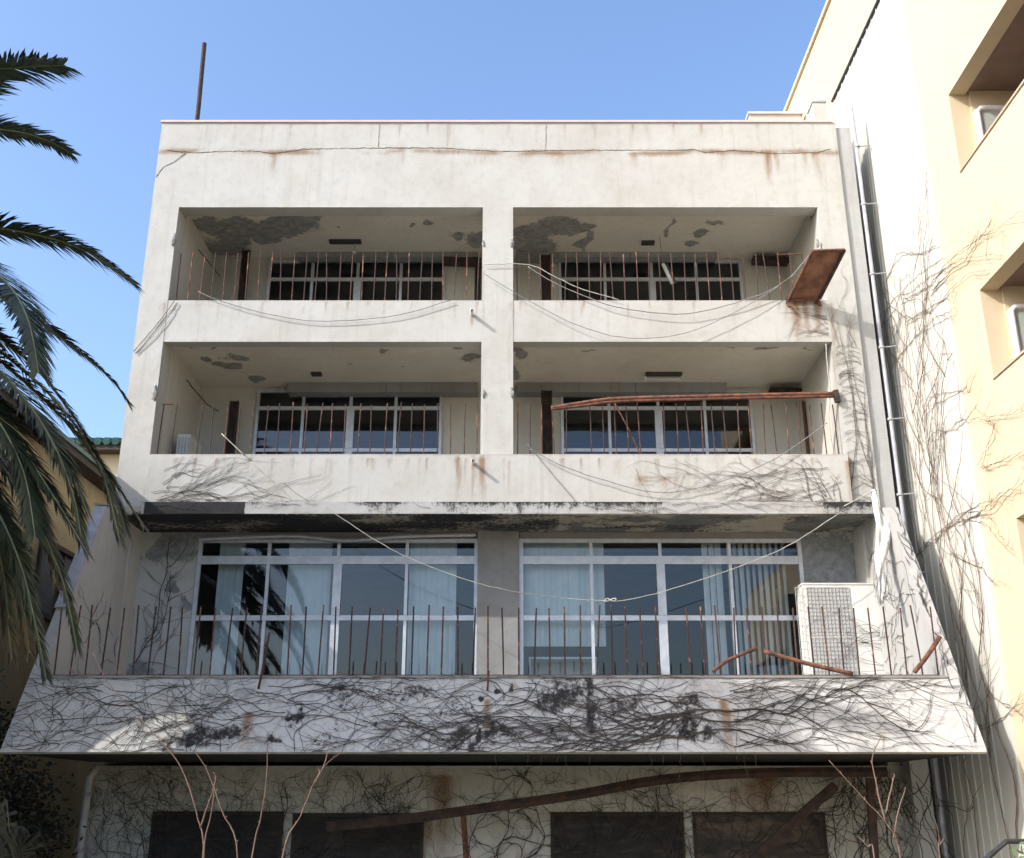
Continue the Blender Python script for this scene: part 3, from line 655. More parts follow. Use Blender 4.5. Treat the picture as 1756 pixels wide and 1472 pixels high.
lamp(543, 640, CZ2, .2, 'dark_plastic', None, 'small dark block standing in for a hole in the middle left ceiling')  # dark block takes the place of a dark ceiling hole
lamp(1138, 640, CZ2, .72, 'dark_plastic', 'under', 'dark lamp base with its white tube still fitted on the middle right ceiling')
a = PY(1137, 453, 1.6); b = PY(1153, 487, 1.6)
t = thing('hanging_lamp', 'broken white tube lamp dangling behind the upper right rods', 'lamp', (b.x, b.y, b.z))
m = MB(); m.tube([a, b], .04, 8); m.build('lamp_tube', MAT['tube_white'], t, True); m = MB(); m.tube([a, (a.x - .05, 1.55, CZ3 - .002)], .008, 5); m.build('cord', MAT['cable_grey'], t)
m = MB(); m.obox(a + Vector((.07, .03, 0)), b + Vector((.07, .03, .02)), .05, .05); m.build('lamp_body', MAT['dark_plastic'], t)

# outdoor air-conditioner units
def ac_unit(x0, x1, y0, y1, z0, z1, label, mesh_guard):
    t = thing('air_conditioner', label, 'air conditioner', ((x0 + x1) / 2, (y0 + y1) / 2, z0))
    xs = x0 + (x1 - x0) * .62
    box('body', x0, x1, y0, y1, z0 + .05, z1, MAT['ac_body'], t)
    box('top_lid', x0 - .012, x1 + .012, y0 - .012, y1 + .01, z1 + .002, z1 + .03, MAT['ac_body'], t)
    for s in (x0 + .06, x1 - .14): box('foot', s, s + .08, y0, y1, z0, z0 + .048, MAT['rust_dark'], t)
    h = z1 - z0; nf = 2 if h > .8 else 1
    for k in range(nf):
        za = z0 + .09 + k * (h - .1) / nf; zb = za + (h - .1) / nf - .04
        g = box('fan_recess', x0 + .06, xs, y0 - .008, y0 - .002, za, zb, MAT['ac_grille'], t)
        m = MB()
        for i in range(13):
            x = x0 + .06 + (xs - x0 - .06) * i / 12; m.box(x - .003, x + .003, y0 - .020, y0 - .009, za, zb)
        for i in range(13):
            z = za + (zb - za) * i / 12; m.box(x0 + .06, xs, y0 - .026, y0 - .021, z - .003, z + .003)
        m.build('fan_grille', MAT['wire'], g)
    box('service_cover', xs + .05, x1 - .03, y0 - .008, y0 - .002, z0 + .12, z1 - .06, MAT['ac_body'], t)
    box('badge', xs + .12, xs + .24, y0 - .012, y0 - .009, z1 - .55 * h, z1 - .55 * h + .018, MAT['dark_plastic'], t)
    if mesh_guard:
        m = MB()
        for i in range(14):
            z = z0 + .05 + i * (z1 - z0 - .1) / 13; m.box(x0 - .14, x0 - .005, y0 - .02, y0 - .014, z - .004, z + .004)
        for x in (x0 - .14, x0 - .07): m.box(x - .004, x + .004, y0 - .026, y0 - .021, z0, z1 - .05)
        m.build('wire_guard', MAT['wire'], t)
    return t
a = PY(1376, 1003, .35); b = PY(1502, 1003, .35)
ac_unit(a.x, b.x, .35, .78, 3.25, a.z, 'large dirty white air conditioner on the first balcony beside the wide window', True)
box_ = MB(); box_.box(a.x - .02, b.x + .02, .3, .82, 2.88, 3.24); tag(box_.build('plinth', MAT['concrete']), 'concrete plinth under the large air conditioner', 'plinth')
a = PY(305, 745, .9); b = PY(327, 745, .9)
ac_unit(a.x, a.x + .62, .85, 1.15, a.z - .62, a.z, 'small air conditioner at the left end of the middle balcony', False) if False else None
t = thing('air_conditioner', 'small slatted air conditioner at the left end of the middle balcony', 'air conditioner', (a.x, 1.0, a.z - .62))
box('body', a.x, b.x, .9, 1.6, a.z - .62, a.z, MAT['ac_body'], t)
for k in range(4): box('grille_slat', a.x + .03 + k * .06, a.x + .055 + k * .06, .885, .898, a.z - .58, a.z - .05, MAT['ac_grille'], t)
box('bracket', a.x + .02, b.x - .02, .95, 1.5, 6.452, a.z - .622, MAT['rust_dark'], t)

# tilted rusty hatch hanging off the upper right parapet
A1, A2, A3, A4 = PY(1352, 514, -.10), PY(1405, 512, -.10), PY(1448, 428, -1.0), PY(1393, 430, -1.0)
t = thing('rusty_hatch', 'rusty steel hatch tilted out over the upper right parapet', 'hatch', tuple((A1 + A2) / 2))
nrm = (A2 - A1).cross(A4 - A1).normalized()
V = [A1, A2, A3, A4] + [v + nrm * -.015 for v in (A1, A2, A3, A4)]
obj('plate', V, [(0, 1, 2, 3), (7, 6, 5, 4), (0, 4, 5, 1), (1, 5, 6, 2), (2, 6, 7, 3), (3, 7, 4, 0)], MAT['board_rust'], t)
for a_, b_ in ((A1, A2), (A2, A3), (A3, A4), (A4, A1)):
    m = MB(); m.obox(a_ + nrm * .02, b_ + nrm * .02, .045, .045, nrm); m.build('rim', MAT['rust_dark' if (a_ is A2) else 'rust'], t)
for p_ in (A1, A2): 
    m = MB(); m.obox(p_ + Vector((0, .12, .02)), p_ + Vector((0, -.02, -.16)), .05, .03); m.build('hinge', MAT['rust'], t)
box('ledge_foot', A1.x - .02, A2.x + .03, -.09, .12, Z3P + .002, Z3P + .03, MAT['rust_dark'], t)

# fallen top rails
def rod(name, pts, r, mat, label, cat, Y=None, n=6):
    P = [PY(x, y, Y) if Y is not None else PY(x, y, yy) for x, y, *r_ in pts for yy in [r_[0] if r_ else Y]]
    m = MB(); m.tube(smooth_path(P, 5), r, n); return tag(m.build(name, MAT[mat], None, True), label, cat)
t = thing('fallen_rail', 'bent rusty top rail lying across the middle right rods', 'rail', tuple(PY(1430, 680, -.06)))
for off, r in ((0, .035), (5, .028)):
    P = [PY(x, y + off, -.06) for x, y in ((945, 700 - off * .6), (1000, 691), (1060, 684), (1200, 680), (1330, 677), (1432, 675))]
    m = MB(); m.tube(smooth_path(P, 5), r, 6); m.build('rail_tube', MAT['rust_orange' if off == 0 else 'rust'], t, True)
m = MB(); m.obox(PY(1432, 670, -.05), PY(1437, 690, -.05), .09, .09); m.build('end_bracket', MAT['rust_dark'], t)
yp = YS(PZ1) - .0
rod('fallen_rail', [(1222, 1152), (1250, 1132), (1297, 1112)], .03, 'rust', 'short rusty rail leaning up to the right on the first parapet', 'rail', yp - .02)
rod('fallen_rail', [(1310, 1117), (1380, 1137), (1462, 1156)], .033, 'rust_orange', 'long rusty rail sloping down in front of the large air conditioner', 'rail', yp - .03)
rod('fallen_rail', [(1568, 1153), (1590, 1125), (1612, 1092)], .035, 'rust', 'rusty rail leaning at the right end of the first parapet', 'rail', yp - .02)
rod('bent_rod', [(462, 1085), (452, 1140), (443, 1182)], .018, 'rust_dark', 'bent dark rod hooked over the first parapet below the left window', 'rod', yp - .13)
rod('bent_rod', [(838, 1150), (836, 1185)], .018, 'rust', 'short rusty rod hanging over the parapet below the concrete column', 'rod', yp - .15)
rod('bent_rod', [(1053, 690), (1080, 740), (1098, 780)], .014, 'rust', 'slanting rusty rod behind the middle right railing', 'rod', .25)
rod('bent_rod', [(380, 744), (420, 782)], .010, 'cable_pale', 'pale broom handle leaning out of the middle left balcony', 'rod', -.16)

# cables
CB = 'cables strung over the front'
def cable(pts, Y, r, mat, label, jit=.012):
    P = smooth_path([PY(x, y, Y) for x, y in pts], 6); P = [p + Vector(((rng.random() - .5) * jit, (rng.random() - .5) * jit * .5, (rng.random() - .5) * jit)) for p in P]
    m = MB(); m.tube(P, r * .78, 5); return tag(m.build('cable', MAT[mat], None, True), label, 'cable', CB)
cable([(340, 500), (382, 518), (480, 543), (560, 551), (680, 541), (776, 514)], -.06, .010, 'cable_grey', 'thin cable sagging below the upper left rods')
cable([(299, 516), (270, 555), (229, 603)], -.03, .012, 'cable_grey', 'pair of grey cables running down the upper left corner')
cable([(303, 518), (276, 560), (231, 606)], -.04, .010, 'cable_pale', 'pale cable down the upper left corner beside the grey one')
cable([(828, 454), (905, 454), (950, 474), (1000, 497), (1062, 514)], -.06, .011, 'cable_pale', 'pale cable from the middle pillar to the upper right parapet')
cable([(905, 458), (960, 490), (1040, 522), (1110, 535), (1180, 538), (1260, 520), (1340, 488), (1393, 432)], -.10, .012, 'cable_grey', 'long cable sagging up to the rusty hatch')
cable([(828, 468), (900, 512), (990, 558), (1080, 580), (1180, 570), (1280, 525), (1365, 470)], -.12, .009, 'cable_grey', 'lowest thin cable sagging across the upper right parapet')
cable([(908, 770), (960, 797), (1030, 822), (1120, 844), (1200, 836), (1290, 806), (1360, 768), (1418, 725)], -.18, .010, 'cable_grey', 'cable sagging across the middle right parapet')
cable([(905, 762), (935, 800), (988, 862)], -.15, .008, 'cable_grey', 'thin wire slanting down the middle right parapet')
cable([(430, 792), (480, 838), (510, 864)], -.16, .006, 'cable_pale', 'thin pale wire slanting down the middle left parapet')
cable([(1392, 440), (1385, 480), (1360, 512)], -.14, .008, 'cable_pale', 'short wire hanging from the rusty hatch')
cable([(1416, 590), (1420, 640), (1424, 672), (1421, 720), (1430, 780)], -.05, .012, 'cable_pale', 'pale cable hanging down the right end of the middle balcony')
cable([(555, 868), (600, 898), (660, 936), (720, 965), (820, 1001), (930, 1022), (1045, 1031), (1110, 1022), (1200, 995), (1290, 963), (1350, 937), (1440, 880)], -.32, .0085, 'cable_pale', 'long pale cable sagging across both wide windows')
pk = PY(1047, 1029, -.32); m = MB()
m.tube([pk + Vector((.09 * math.cos(a) * (1 + .2 * math.sin(3 * a)), .02 * math.sin(2 * a), .03 * math.sin(a * 2.0))) for a in [i * .5 for i in range(26)]], .010, 5)
tag(m.build('cable_knot', MAT['cable_pale'], None, True), 'tangled knot in the long pale cable', 'knot')
m = MB(); a_ = PX(318, 655, -6.35) if False else None
cable([(320, 652), (352, 690), (375, 706)], 1.4, .016, 'dark_plastic', 'dark pipe slanting over the middle left balcony wall')
cable([(340, 428), (356, 448), (378, 475)], 1.3, .014, 'dark_plastic', 'dark pipe slanting over the upper left balcony wall')
# torn plastic sheet on the right fin
V = []; Fc = []; rows = 16
for i in range(rows + 1):
    tt = i / rows; a_ = PY(1496 + 6 * math.sin(tt * 5) + tt * 20, 842 + tt * 190, YS(6.16 - 1.6 * tt) + .35); wdt = .06 + .17 * math.sin(min(1, tt * 1.15) * math.pi) ** 2
    for k in range(4):
        V.append(a_ + Vector((-wdt * .35 + wdt * k / 3, .07 * math.sin(k * 2.1 + i * .8), .02 * math.sin(k + i))))
for i in range(rows):
    for k in range(3): a0 = i * 4 + k; Fc.append((a0, a0 + 1, a0 + 5, a0 + 4))
o = obj('torn_sheet', V, Fc, MAT['cloth_white'], None, True); tag(o, 'torn off-white sheet hanging inside the right sloping wall', 'sheet')
mo = o.modifiers.new('t', 'SOLIDIFY'); mo.thickness = .006
rod('loose_lath', [(1448, 868), (1497, 842)], .010, 'cable_pale', 'pale lath sticking out at the right end of the ledge', 'lath', -.5)

# rusty beams under the sloping parapet
def beam(pts, Y, w_, label, mat='rust_dark'):
    P = smooth_path([PY(x, y, Y) for x, y in pts], 4); m = MB(); m.tube(P, w_, 6); return tag(m.build('rusty_beam', MAT[mat]), label, 'beam')
beam([(560, 1418), (700, 1404), (830, 1386), (985, 1364), (1130, 1338), (1290, 1326), (1520, 1324)], -.6, .085, 'long bent dark rusty beam under the sloping parapet')
beam([(1290, 1478), (1352, 1418), (1432, 1348)], -.5, .08, 'slanting rusty beam in front of the paler boarded window')
beam([(795, 1400), (800, 1480)], -.6, .05, 'short rusty post under the long bent beam', 'rust')
beam([(1492, 1335), (1500, 1480)], -.55, .07, 'dark rusty post near the right end of the ground storey')

# ================================================================== YELLOW BUILDING, RIGHT
Yb = thing('yellow_building', 'tall yellow apartment building with recessed balconies on the right', 'building', (7.6, -4, GZ))
XW = 7.10; YP = MAT['yellow_paint']; ZR = 18.45
m = MB(); m.box(XW + .03, XW + .35, -3.30, 14, GZ, ZR); m.build('wall', YP, Yb)
m = MB(); m.box(XW - .03, XW + .40, -12, 14.05, ZR + .002, ZR + .10); m.build('roof_edge', YP, Yb)
zb = [3.84, 7.42, 10.96, 14.52]
prev = GZ
for k, z in enumerate(zb):
    zt = z + 1.47
    box('spandrel', XW + .03, XW + .30, -12, -3.302, prev, z, YP, Yb)
    box('parapet_trim', XW + .005, XW + .33, -12, -3.303, z + .002, z + .035, MAT['beige_shade'], Yb)
    box('recess_end', XW + .352, XW + 1.6, -3.34, -3.1, z - 1.1, zt + .25, MAT['yellow_paint'], Yb)
    box('recess_back', XW + 1.602, XW + 1.75, -12, -3.3, z - 1.1, zt + .25, MAT['balcony_brown'], Yb)
    box('recess_ceiling', XW + .305, XW + 1.6, -12, -3.342, zt + .05, zt + .25, MAT['balcony_brown'], Yb)
    box('recess_floor', XW + .305, XW + 1.6, -12, -3.342, z - 1.3, z - 1.1, MAT['beige_shade'], Yb)
    # white-framed window in the end wall of the recess
    m = MB(); m.tube([(XW + .40, -3.40, z - 1.08), (XW + .40, -3.40, z + 1.06), (XW + .46, -3.40, z + 1.13), (XW + 1.5, -3.40, z + 1.13), (XW + 1.55, -3.40, z + 1.06), (XW + 1.55, -3.40, z - 1.08)], .058, 8)
    s = m.build('window', MAT['white_metal'], Yb, True)
    box('pane', XW + .45, XW + 1.5, -3.41, -3.38, z - 1.0, z + 1.08, MAT['green_glass'], s)
    prev = zt
box('spandrel', XW + .03, XW + .30, -12, -3.302, prev, ZR, YP, Yb)
# ribbed metal siding, board by board
SZ = 16.10; sx = XW
y = -1.86; wd = .285; var = None
mp = MB(); mp.box(0, .03, 0, wd - .012, 0, SZ - GZ); mp.box(-.018, 0, wd * .80, wd * .80 + .03, 0, SZ - GZ)
me = mp.mesh('siding_board', MAT['siding_paint'])
for k in range(13):
    o = link('siding_board', me, Yb); o.location = (sx - .012 + .002 * (k % 2), y + k * wd, GZ)
box('corner_strip', sx - .02, sx + .029, -2.28, -1.875, GZ, SZ, MAT['siding_paint'], Yb)
box('siding_flashing', sx - .06, sx + .029, -2.3, 1.9, SZ + .002, SZ + .05, MAT['black_metal'], Yb)
box('siding_seam', sx - .016, sx - .0135, -1.86, 1.6, 2.62, 2.635, MAT['grey_pipe'], Yb)

# ================================================================== OCHRE HOUSE, LEFT
H = thing('ochre_house', 'ochre plastered house with brown eaves behind the palm', 'house', (-10.5, 2, GZ))
XH = -8.6
e0 = PX(26, 729, XH); zE = e0.z
sheet('wall', (XH, -4.5, GZ), (XH, 9, GZ), (XH, -4.5, zE), .25, MAT['ochre_paint'], H, .12, lambda P: dict(rust=Z0(P), grime_shade=.25 * fbm(P[:, 1] * 1.2, P[:, 2] * .8), bare=Z0(P)), .02)
box('front_wall', XH - 7, XH - .26, -4.5, -4.25, GZ, zE, MAT['ochre_paint'], H)
m = MB(); m.box(XH - .2, XH + .35, -4.8, 9.3, zE + .002, zE + .12); m.build('eaves', MAT['brown_wood'], H)
m = MB(); m.add([(XH + .4, -4.9, zE + .13), (XH + .4, 9.4, zE + .13), (XH - 3.5, 9.4, zE + 1.0), (XH - 3.5, -4.9, zE + 1.0), (XH + .4, -4.9, zE + .21), (XH + .4, 9.4, zE + .21), (XH - 3.5, 9.4, zE + 1.1), (XH - 3.5, -4.9, zE + 1.1)],
    [(0, 1, 2, 3), (7, 6, 5, 4), (0, 4, 5, 1), (1, 5, 6, 2), (2, 6, 7, 3), (3, 7, 4, 0)]); m.build('roof', MAT['roof_green'], H)
def house_window(px0, px1, py0, py1):
    a = PX(px0, py0, XH + .02); b = PX(px1, py1, XH + .02)
    y0, y1 = min(a.y, b.y), max(a.y, b.y); z1, z0 = a.z, b.z
    m = MB(); m.box(XH + .012, XH + .07, y0 - .08, y0, z0, z1); m.box(XH + .012, XH + .07, y1, y1 + .08, z0, z1); m.box(XH + .012, XH + .09, y0 - .08, y1 + .08, z1 + .001, z1 + .09); m.box(XH + .012, XH + .09, y0 - .08, y1 + .08, z0 - .09, z0 - .001)
    m.box(XH + .012, XH + .06, (y0 + y1) / 2 - .03, (y0 + y1) / 2 + .03, z0, z1)
    wn = m.build('window', MAT['brown_wood'], H)
    for s, (p, q) in enumerate(((y0, (y0 + y1) / 2 - .03), ((y0 + y1) / 2 + .03, y1))):
        box('shutter', XH + .014, XH + .03, p + .002, q - .002, z0 + .002, z1 - .002, MAT['black_metal'], wn)
house_window(72, 130, 930, 1075)
H2 = thing('far_house', 'far house with teal tiled roof peeking past the left corner', 'house', (-15, 15, GZ))
a = PY(120, 760, 14.0); b = PY(212, 760, 14.0)
box('wall', a.x - 4, b.x + 1.0, 14.4, 20, GZ, a.z - .25, MAT['yellow_paint'], H2)
box('eaves', a.x - 4.1, b.x + 1.05, 13.9, 20, a.z - .248, a.z - .05, MAT['brown_wood'], H2)
m = MB()
for i in range(34):
    x = a.x - 4.1 + i * .28
    if x > b.x + 1.0: break
    m.tube([(x, 13.8, a.z + .0), (x, 16.5, a.z + .75)], .13, 6)
m.build('roof_tiles', MAT['roof_green'], H2)

# ================================================================== CREEPERS
def frame_from(o_, u_, v_): return Vector(o_), Vector(u_).normalized(), Vector(v_).normalized()
def grow(mb, fr, st, ang, L, r, rg, inside, step=.055, wander=.30, pull=.10, home=None, branch=.10, depth=2, off=.006, ba=.7, sag=0):
    """creeper stem walking over a flat face; fr = origin, u, v; branches as it goes"""
    O_, U_, V_ = fr; Nn = U_.cross(V_); s, t_ = st; home = ang if home is None else home
    n = max(3, int(L / step)); P = []; a = ang; pend = []; curv = 0
    for i in range(n):
        if not inside(s, t_): break
        P.append(O_ + U_ * s + V_ * t_ + Nn * (off + r + rg.random() * .008))
        curv = curv * .62 + (rg.random() - .5) * wander * 1.9; a += curv
        da = (home - a + math.pi) % (2 * math.pi) - math.pi; a += da * pull
        s += math.cos(a) * step; t_ += math.sin(a) * step
        if depth > 0 and rg.random() < branch and i > 1:
            sg = rg.choice((-1, 1)); pend.append(((s, t_), a + sg * (ba * (.5 + rg.random())), L * (.25 + .4 * rg.random()), r * .68))
    if len(P) > 2:
        mb.tube(P, [r * (1 - .6 * i / len(P)) for i in range(len(P))], 3, False)
    for (q, aa, LL, rr) in pend:
        grow(mb, fr, q, aa, LL, max(rr, .0022), rg, inside, step, wander * 1.15, pull * .8, home + (rg.random() - .5) * .7 * (1 if depth > 1 else 2), branch * 1.05, depth - 1, off, ba, sag)
def creeper(name, mb, label, mat='vine', group='bare creeper stems'):
    o = mb.build(name, MAT[mat]); tag(o, label, 'creeper', None, 'stuff'); return o
pi = math.pi
# sloping parapet
rg = random.Random(3)
vs = Vector((0, YS(PZ1) - YS(PZ0), PZ1 - PZ0)); hs = vs.length
fr = frame_from((XL, YS(PZ0), PZ0), (1, 0, 0), vs); Wp = XR + .03 - XL
ins = lambda s, t_: -.02 < s < Wp + .02 and -.02 < t_ < hs + .01
mb = MB()
def sp(x, y): p = on_slope(x, y); return (p.x - XL, (p.z - PZ0) / (PZ1 - PZ0) * hs)
for i in range(64):       # long flowing stems
    x = rg.uniform(0, 880); y = rg.uniform(1168, 1296); d = rg.choice((0, pi))
    grow(mb, fr, sp(x, y), d + rg.uniform(-.4, .4), rg.uniform(1.2, 3.4), rg.uniform(.003, .0068), rg, ins, home=d + rg.uniform(-.12, .12), branch=.11, depth=2, wander=.2)
for i in range(44):
    x = rg.uniform(800, 1240); y = rg.uniform(1165, 1296); d = rg.choice((0, pi))
    grow(mb, fr, sp(x, y), d + rg.uniform(-.5, .5), rg.uniform(1.0, 2.8), rg.uniform(.003, .0062), rg, ins, home=d + rg.uniform(-.15, .15), branch=.11, depth=2, wander=.22)
for i in range(26):       # fan from the rusty foot at the right
    y = rg.uniform(1170, 1292); x = rg.uniform(1235, 1290)
    grow(mb, fr, sp(x, y), rg.uniform(-.35, .35), rg.uniform(1.5, 3.6), rg.uniform(.003, .0068), rg, ins, home=rg.uniform(-.10, .10), branch=.08, depth=2, wander=.14)
for y0, r in ((1222, .016), (1252, .012), (1240, .013)):
    for d in (0, pi): grow(mb, fr, sp(1250, y0), d, 3.9, r, rg, ins, home=d + (.04 if d == 0 else -.02), branch=.12, depth=2, wander=.14)
for i in range(10): grow(mb, fr, (rg.uniform(.3, 5), 0), pi / 2, 1.3, .006, rg, ins, branch=.2, depth=1, home=pi / 2)
for i in range(14):       # hanging roots below the lip
    x = rg.uniform(-1, 3.3); z = PZ0; P = [Vector((x, YS(PZ0) - .01, z))]
    for k in range(rg.randint(3, 11)): P.append(P[-1] + Vector((rg.uniform(-.02, .02), rg.uniform(-.005, .01), -.035)))
    mb.tube(P, .0035, 3, False)
creeper('creeper', mb, 'dense bare creeper stems spread over the sloping parapet')
# along the bars/cap
mb = MB(); frc = frame_from((XL, YS(PZ1) - .035, PZ1 - .02), (1, 0, 0), (0, 0, 1)); insc = lambda s, t_: 0 < s < Wp and -.03 < t_ < .09
for i in range(46): grow(mb, frc, (rg.uniform(0, Wp), rg.uniform(0, .05)), rg.choice((0, pi)), rg.uniform(.5, 2.2), rg.uniform(.003, .006), rg, insc, branch=.06, depth=1, pull=.3, wander=.25)
creeper('creeper', mb, 'thin dry stems running along the top lip of the sloping parapet')
# ledge and second-storey band
mb = MB(); frb = frame_from((PLI, -.10, LT), (1, 0, 0), (0, 0, 1)); insb = lambda s, t_: 0 < s < 12.85 and -.03 < t_ < .88
def bp(x, y): p = PY(x, y, -.10); return (p.x - PLI, p.z - LT)
for i in range(14): grow(mb, frb, bp(rg.uniform(255, 430), rg.uniform(840, 862)), rg.uniform(-.1, .5), rg.uniform(.8, 2.4), rg.uniform(.0032, .006), rg, insb, home=rg.uniform(-.05, .08), branch=.10, depth=2, wander=.15)
for i in range(7): grow(mb, frb, bp(rg.uniform(270, 300), rg.uniform(800, 850)), rg.uniform(.3, 1.4), rg.uniform(.5, 1.1), rg.uniform(.0032, .006), rg, insb, home=rg.uniform(0, .5), branch=.12, depth=1)
for i in range(26): grow(mb, frb, bp(rg.uniform(1330, 1450), rg.uniform(800, 862)), pi + rg.uniform(-.5, .6), rg.uniform(.8, 2.8), rg.uniform(.0032, .006), rg, insb, home=pi + rg.uniform(0, .22), branch=.10, depth=2, wander=.15)
for i in range(10): grow(mb, frb, bp(rg.uniform(1380, 1445), rg.uniform(850, 864)), pi * .6 + rg.uniform(-.3, .3), rg.uniform(.5, 1.0), rg.uniform(.004, .007), rg, insb, home=pi * .75, branch=.15, depth=2)
frl = frame_from((-6.36, -.22, LB), (1, 0, 0), (0, 0, 1)); insl = lambda s, t_: 0 < s < 12.66 and -.02 < t_ < .23
for i in range(30): grow(mb, frl, (rg.choice((rg.uniform(.2, 5), rg.uniform(7.5, 12.6), rg.uniform(7.5, 12.6))), rg.uniform(.1, .21)), rg.choice((0, pi)), rg.uniform(.5, 1.8), rg.uniform(.003, .005), rg, insl, branch=.10, depth=1, pull=.2)
creeper('creeper', mb, 'bare creeper stems trailing along the ledge and the band above it', 'vine_band')
# right pillar: arched fans
mb = MB(); frp = frame_from((PRI, -.006, LB), (1, 0, 0), (0, 0, 1)); insp = lambda s, t_: -.45 < s < .53 and 0 < t_ < 5.5
for i in range(4): grow(mb, frp, (.03 + .01 * i, .2), pi / 2, 3.6 - .5 * i, .009, rg, lambda s, t_: 0 < s < .53 and 0 < t_ < 4, home=pi / 2 + .01, branch=.03, depth=0, wander=.12, pull=.3)
for i in range(5): grow(mb, frp, (.45, .3 + .1 * i), pi / 2, 3.4, .006, rg, lambda s, t_: 0 < s < .53 and 0 < t_ < 4, home=pi / 2, depth=0, wander=.12, pull=.3)
for i in range(58):
    t0 = .15 + 3.1 * rg.random(); sd_ = rg.random() < .5
    grow(mb, frp, (.05 if sd_ else .48, t0), (.9 if sd_ else pi - .9), rg.uniform(.35, .65), rg.uniform(.0028, .0042), rg, lambda s, t_: 0 < s < .53 and 0 < t_ < 4.2, home=(-.25 if sd_ else pi + .25), branch=.12, depth=1, wander=.18, pull=.14, step=.04)
frq = frame_from((PRI - 1.6, 0, Z2L), (1, 0, 0), (0, 0, 1)); insq = lambda s, t_: 0 < s < 1.6 and 0 < t_ < .84
for i in range(13): grow(mb, frq, (1.55, rg.uniform(.1, .55)), pi + rg.uniform(-.9, .5), rg.uniform(.5, 1.2), rg.uniform(.003, .005), rg, insq, home=pi + rg.uniform(-.2, .9), branch=.08, depth=1, wander=.2, pull=.07)
for i in range(5): grow(mb, frp, (.1 + .08 * i, 3.2), pi / 2, rg.uniform(.8, 2.2), .004, rg, lambda s, t_: 0 < s < .53 and 0 < t_ < 6, home=pi / 2 - .1, branch=.10, depth=1)
creeper('creeper', mb, 'arched bare creeper fans climbing the right end pillar', 'vine_band')
# first-storey left wall and fin, right fin
mb = MB(); frw = frame_from((XL + .2, YW, 2.9), (1, 0, 0), (0, 0, 1)); insw = lambda s, t_: 0 < s < 1.05 and 0 < t_ < 3.2
for i in range(12): grow(mb, frw, (.2 + .4 * rg.random(), rg.uniform(.4, 2.4)), rg.uniform(0, 2 * pi), rg.uniform(.5, 1.2), rg.uniform(.004, .006), rg, insw, branch=.12, depth=2, wander=.16, home=rg.choice((0, pi, .4)))
grow(mb, frw, (.1, .9), .9, 2.6, .011, rg, insw, home=pi / 2, branch=.15, depth=2, wander=.14)
frf = frame_from((XL + .17, 1.0, 2.4), (0, -1, 0), (0, 0, 1)); frf = (Vector((XL + .17, 1.0, 2.4)), Vector((0, -1, 0)), Vector((0, 0, 1)))
insf = lambda s, t_: 0 < s and 0 < t_ < 3.5 and 1.0 - s > YS(2.4 + t_) + .05
mb2 = MB()
for i in range(16): grow(mb, (frf[0] + Vector((.02, 0, 0)), Vector((0, -1, 0)), Vector((0, 0, 1))), (rg.uniform(.3, 2.5), rg.uniform(.5, 2)), rg.uniform(0, pi), rg.uniform(.6, 1.4), rg.uniform(.004, .006), rg, insf, branch=.12, depth=2, off=.0)
creeper('creeper', mb, 'wandering creeper stems on the wall left of the wide left window')
mb = MB(); frr = (Vector((XR - .15, 1.0, 2.4)), Vector((0, -1, 0)), Vector((0, 0, 1)))
frr2 = (frr[0] - Vector((.012, 0, 0)), frr[1], frr[2])
for i in range(36): grow(mb, frr2, (rg.uniform(.3, 3), rg.uniform(.5, 3.2)), rg.choice((0, .5, pi)), rg.uniform(.5, 1.4), rg.uniform(.004, .006), rg, insf, branch=.12, depth=2, off=-.008)
vf = Vector((0, YS(6.16) - YS(2.2), 6.16 - 2.2)); fre = (Vector((XR - .15, YS(2.2), 2.2)), Vector((1, 0, 0)), vf.normalized())
inse = lambda s, t_: 0 < s < .19 and 0 < t_ < vf.length
for i in range(40): grow(mb, fre, (rg.uniform(.0, .18), rg.uniform(.05, 4.3)), pi / 2 + rg.uniform(-.6, .6), rg.uniform(.4, 1.5), rg.uniform(.004, .008), rg, inse, home=pi / 2, branch=.15, depth=1)
creeper('creeper', mb, 'bare creeper stems over the right sloping wall')
# inner right jamb and the air conditioner
mb = MB(); a_ = PY(1385, 1003, .32); fra = (Vector((a_.x - .1, .315, 3.3)), Vector((1, 0, 0)), Vector((0, 0, 1)))
for i in range(15): grow(mb, fra, (1.3, rg.uniform(.2, 1.0)), pi - .25 + rg.uniform(-.2, .2), rg.uniform(.6, 1.4), rg.uniform(.003, .005), rg, lambda s, t_: 0 < s < 1.35 and 0 < t_ < 1.35, home=pi - .3, branch=.06, depth=1, wander=.2)
creeper('creeper', mb, 'thin stems crossing the front of the large air conditioner')
# ground storey wall: tangled net
mb = MB(); frg = frame_from((XL, YG, GZ), (1, 0, 0), (0, 0, 1)); insg = lambda s, t_: 0 < s < 13.4 and .8 < t_ < 2.48
for i in range(44): grow(mb, frg, (rg.uniform(.2, 13.2), .85), pi / 2 + rg.uniform(-.5, .5), rg.uniform(1.0, 2.4), rg.uniform(.005, .013), rg, insg, home=pi / 2 + rg.uniform(-.3, .3), branch=.16, depth=2, wander=.35, off=.05)
for i in range(120): grow(mb, frg, (13.3 * rg.random() ** 1.3, rg.uniform(1.0, 2.4)), rg.uniform(0, 2 * pi), rg.uniform(.8, 2.2), rg.uniform(.003, .006), rg, insg, home=rg.choice((0, pi)) + rg.uniform(-.6, .6), branch=.13, depth=2, wander=.4, off=.05)
creeper('creeper', mb, 'tangled net of creeper stems over the shaded ground-storey wall')
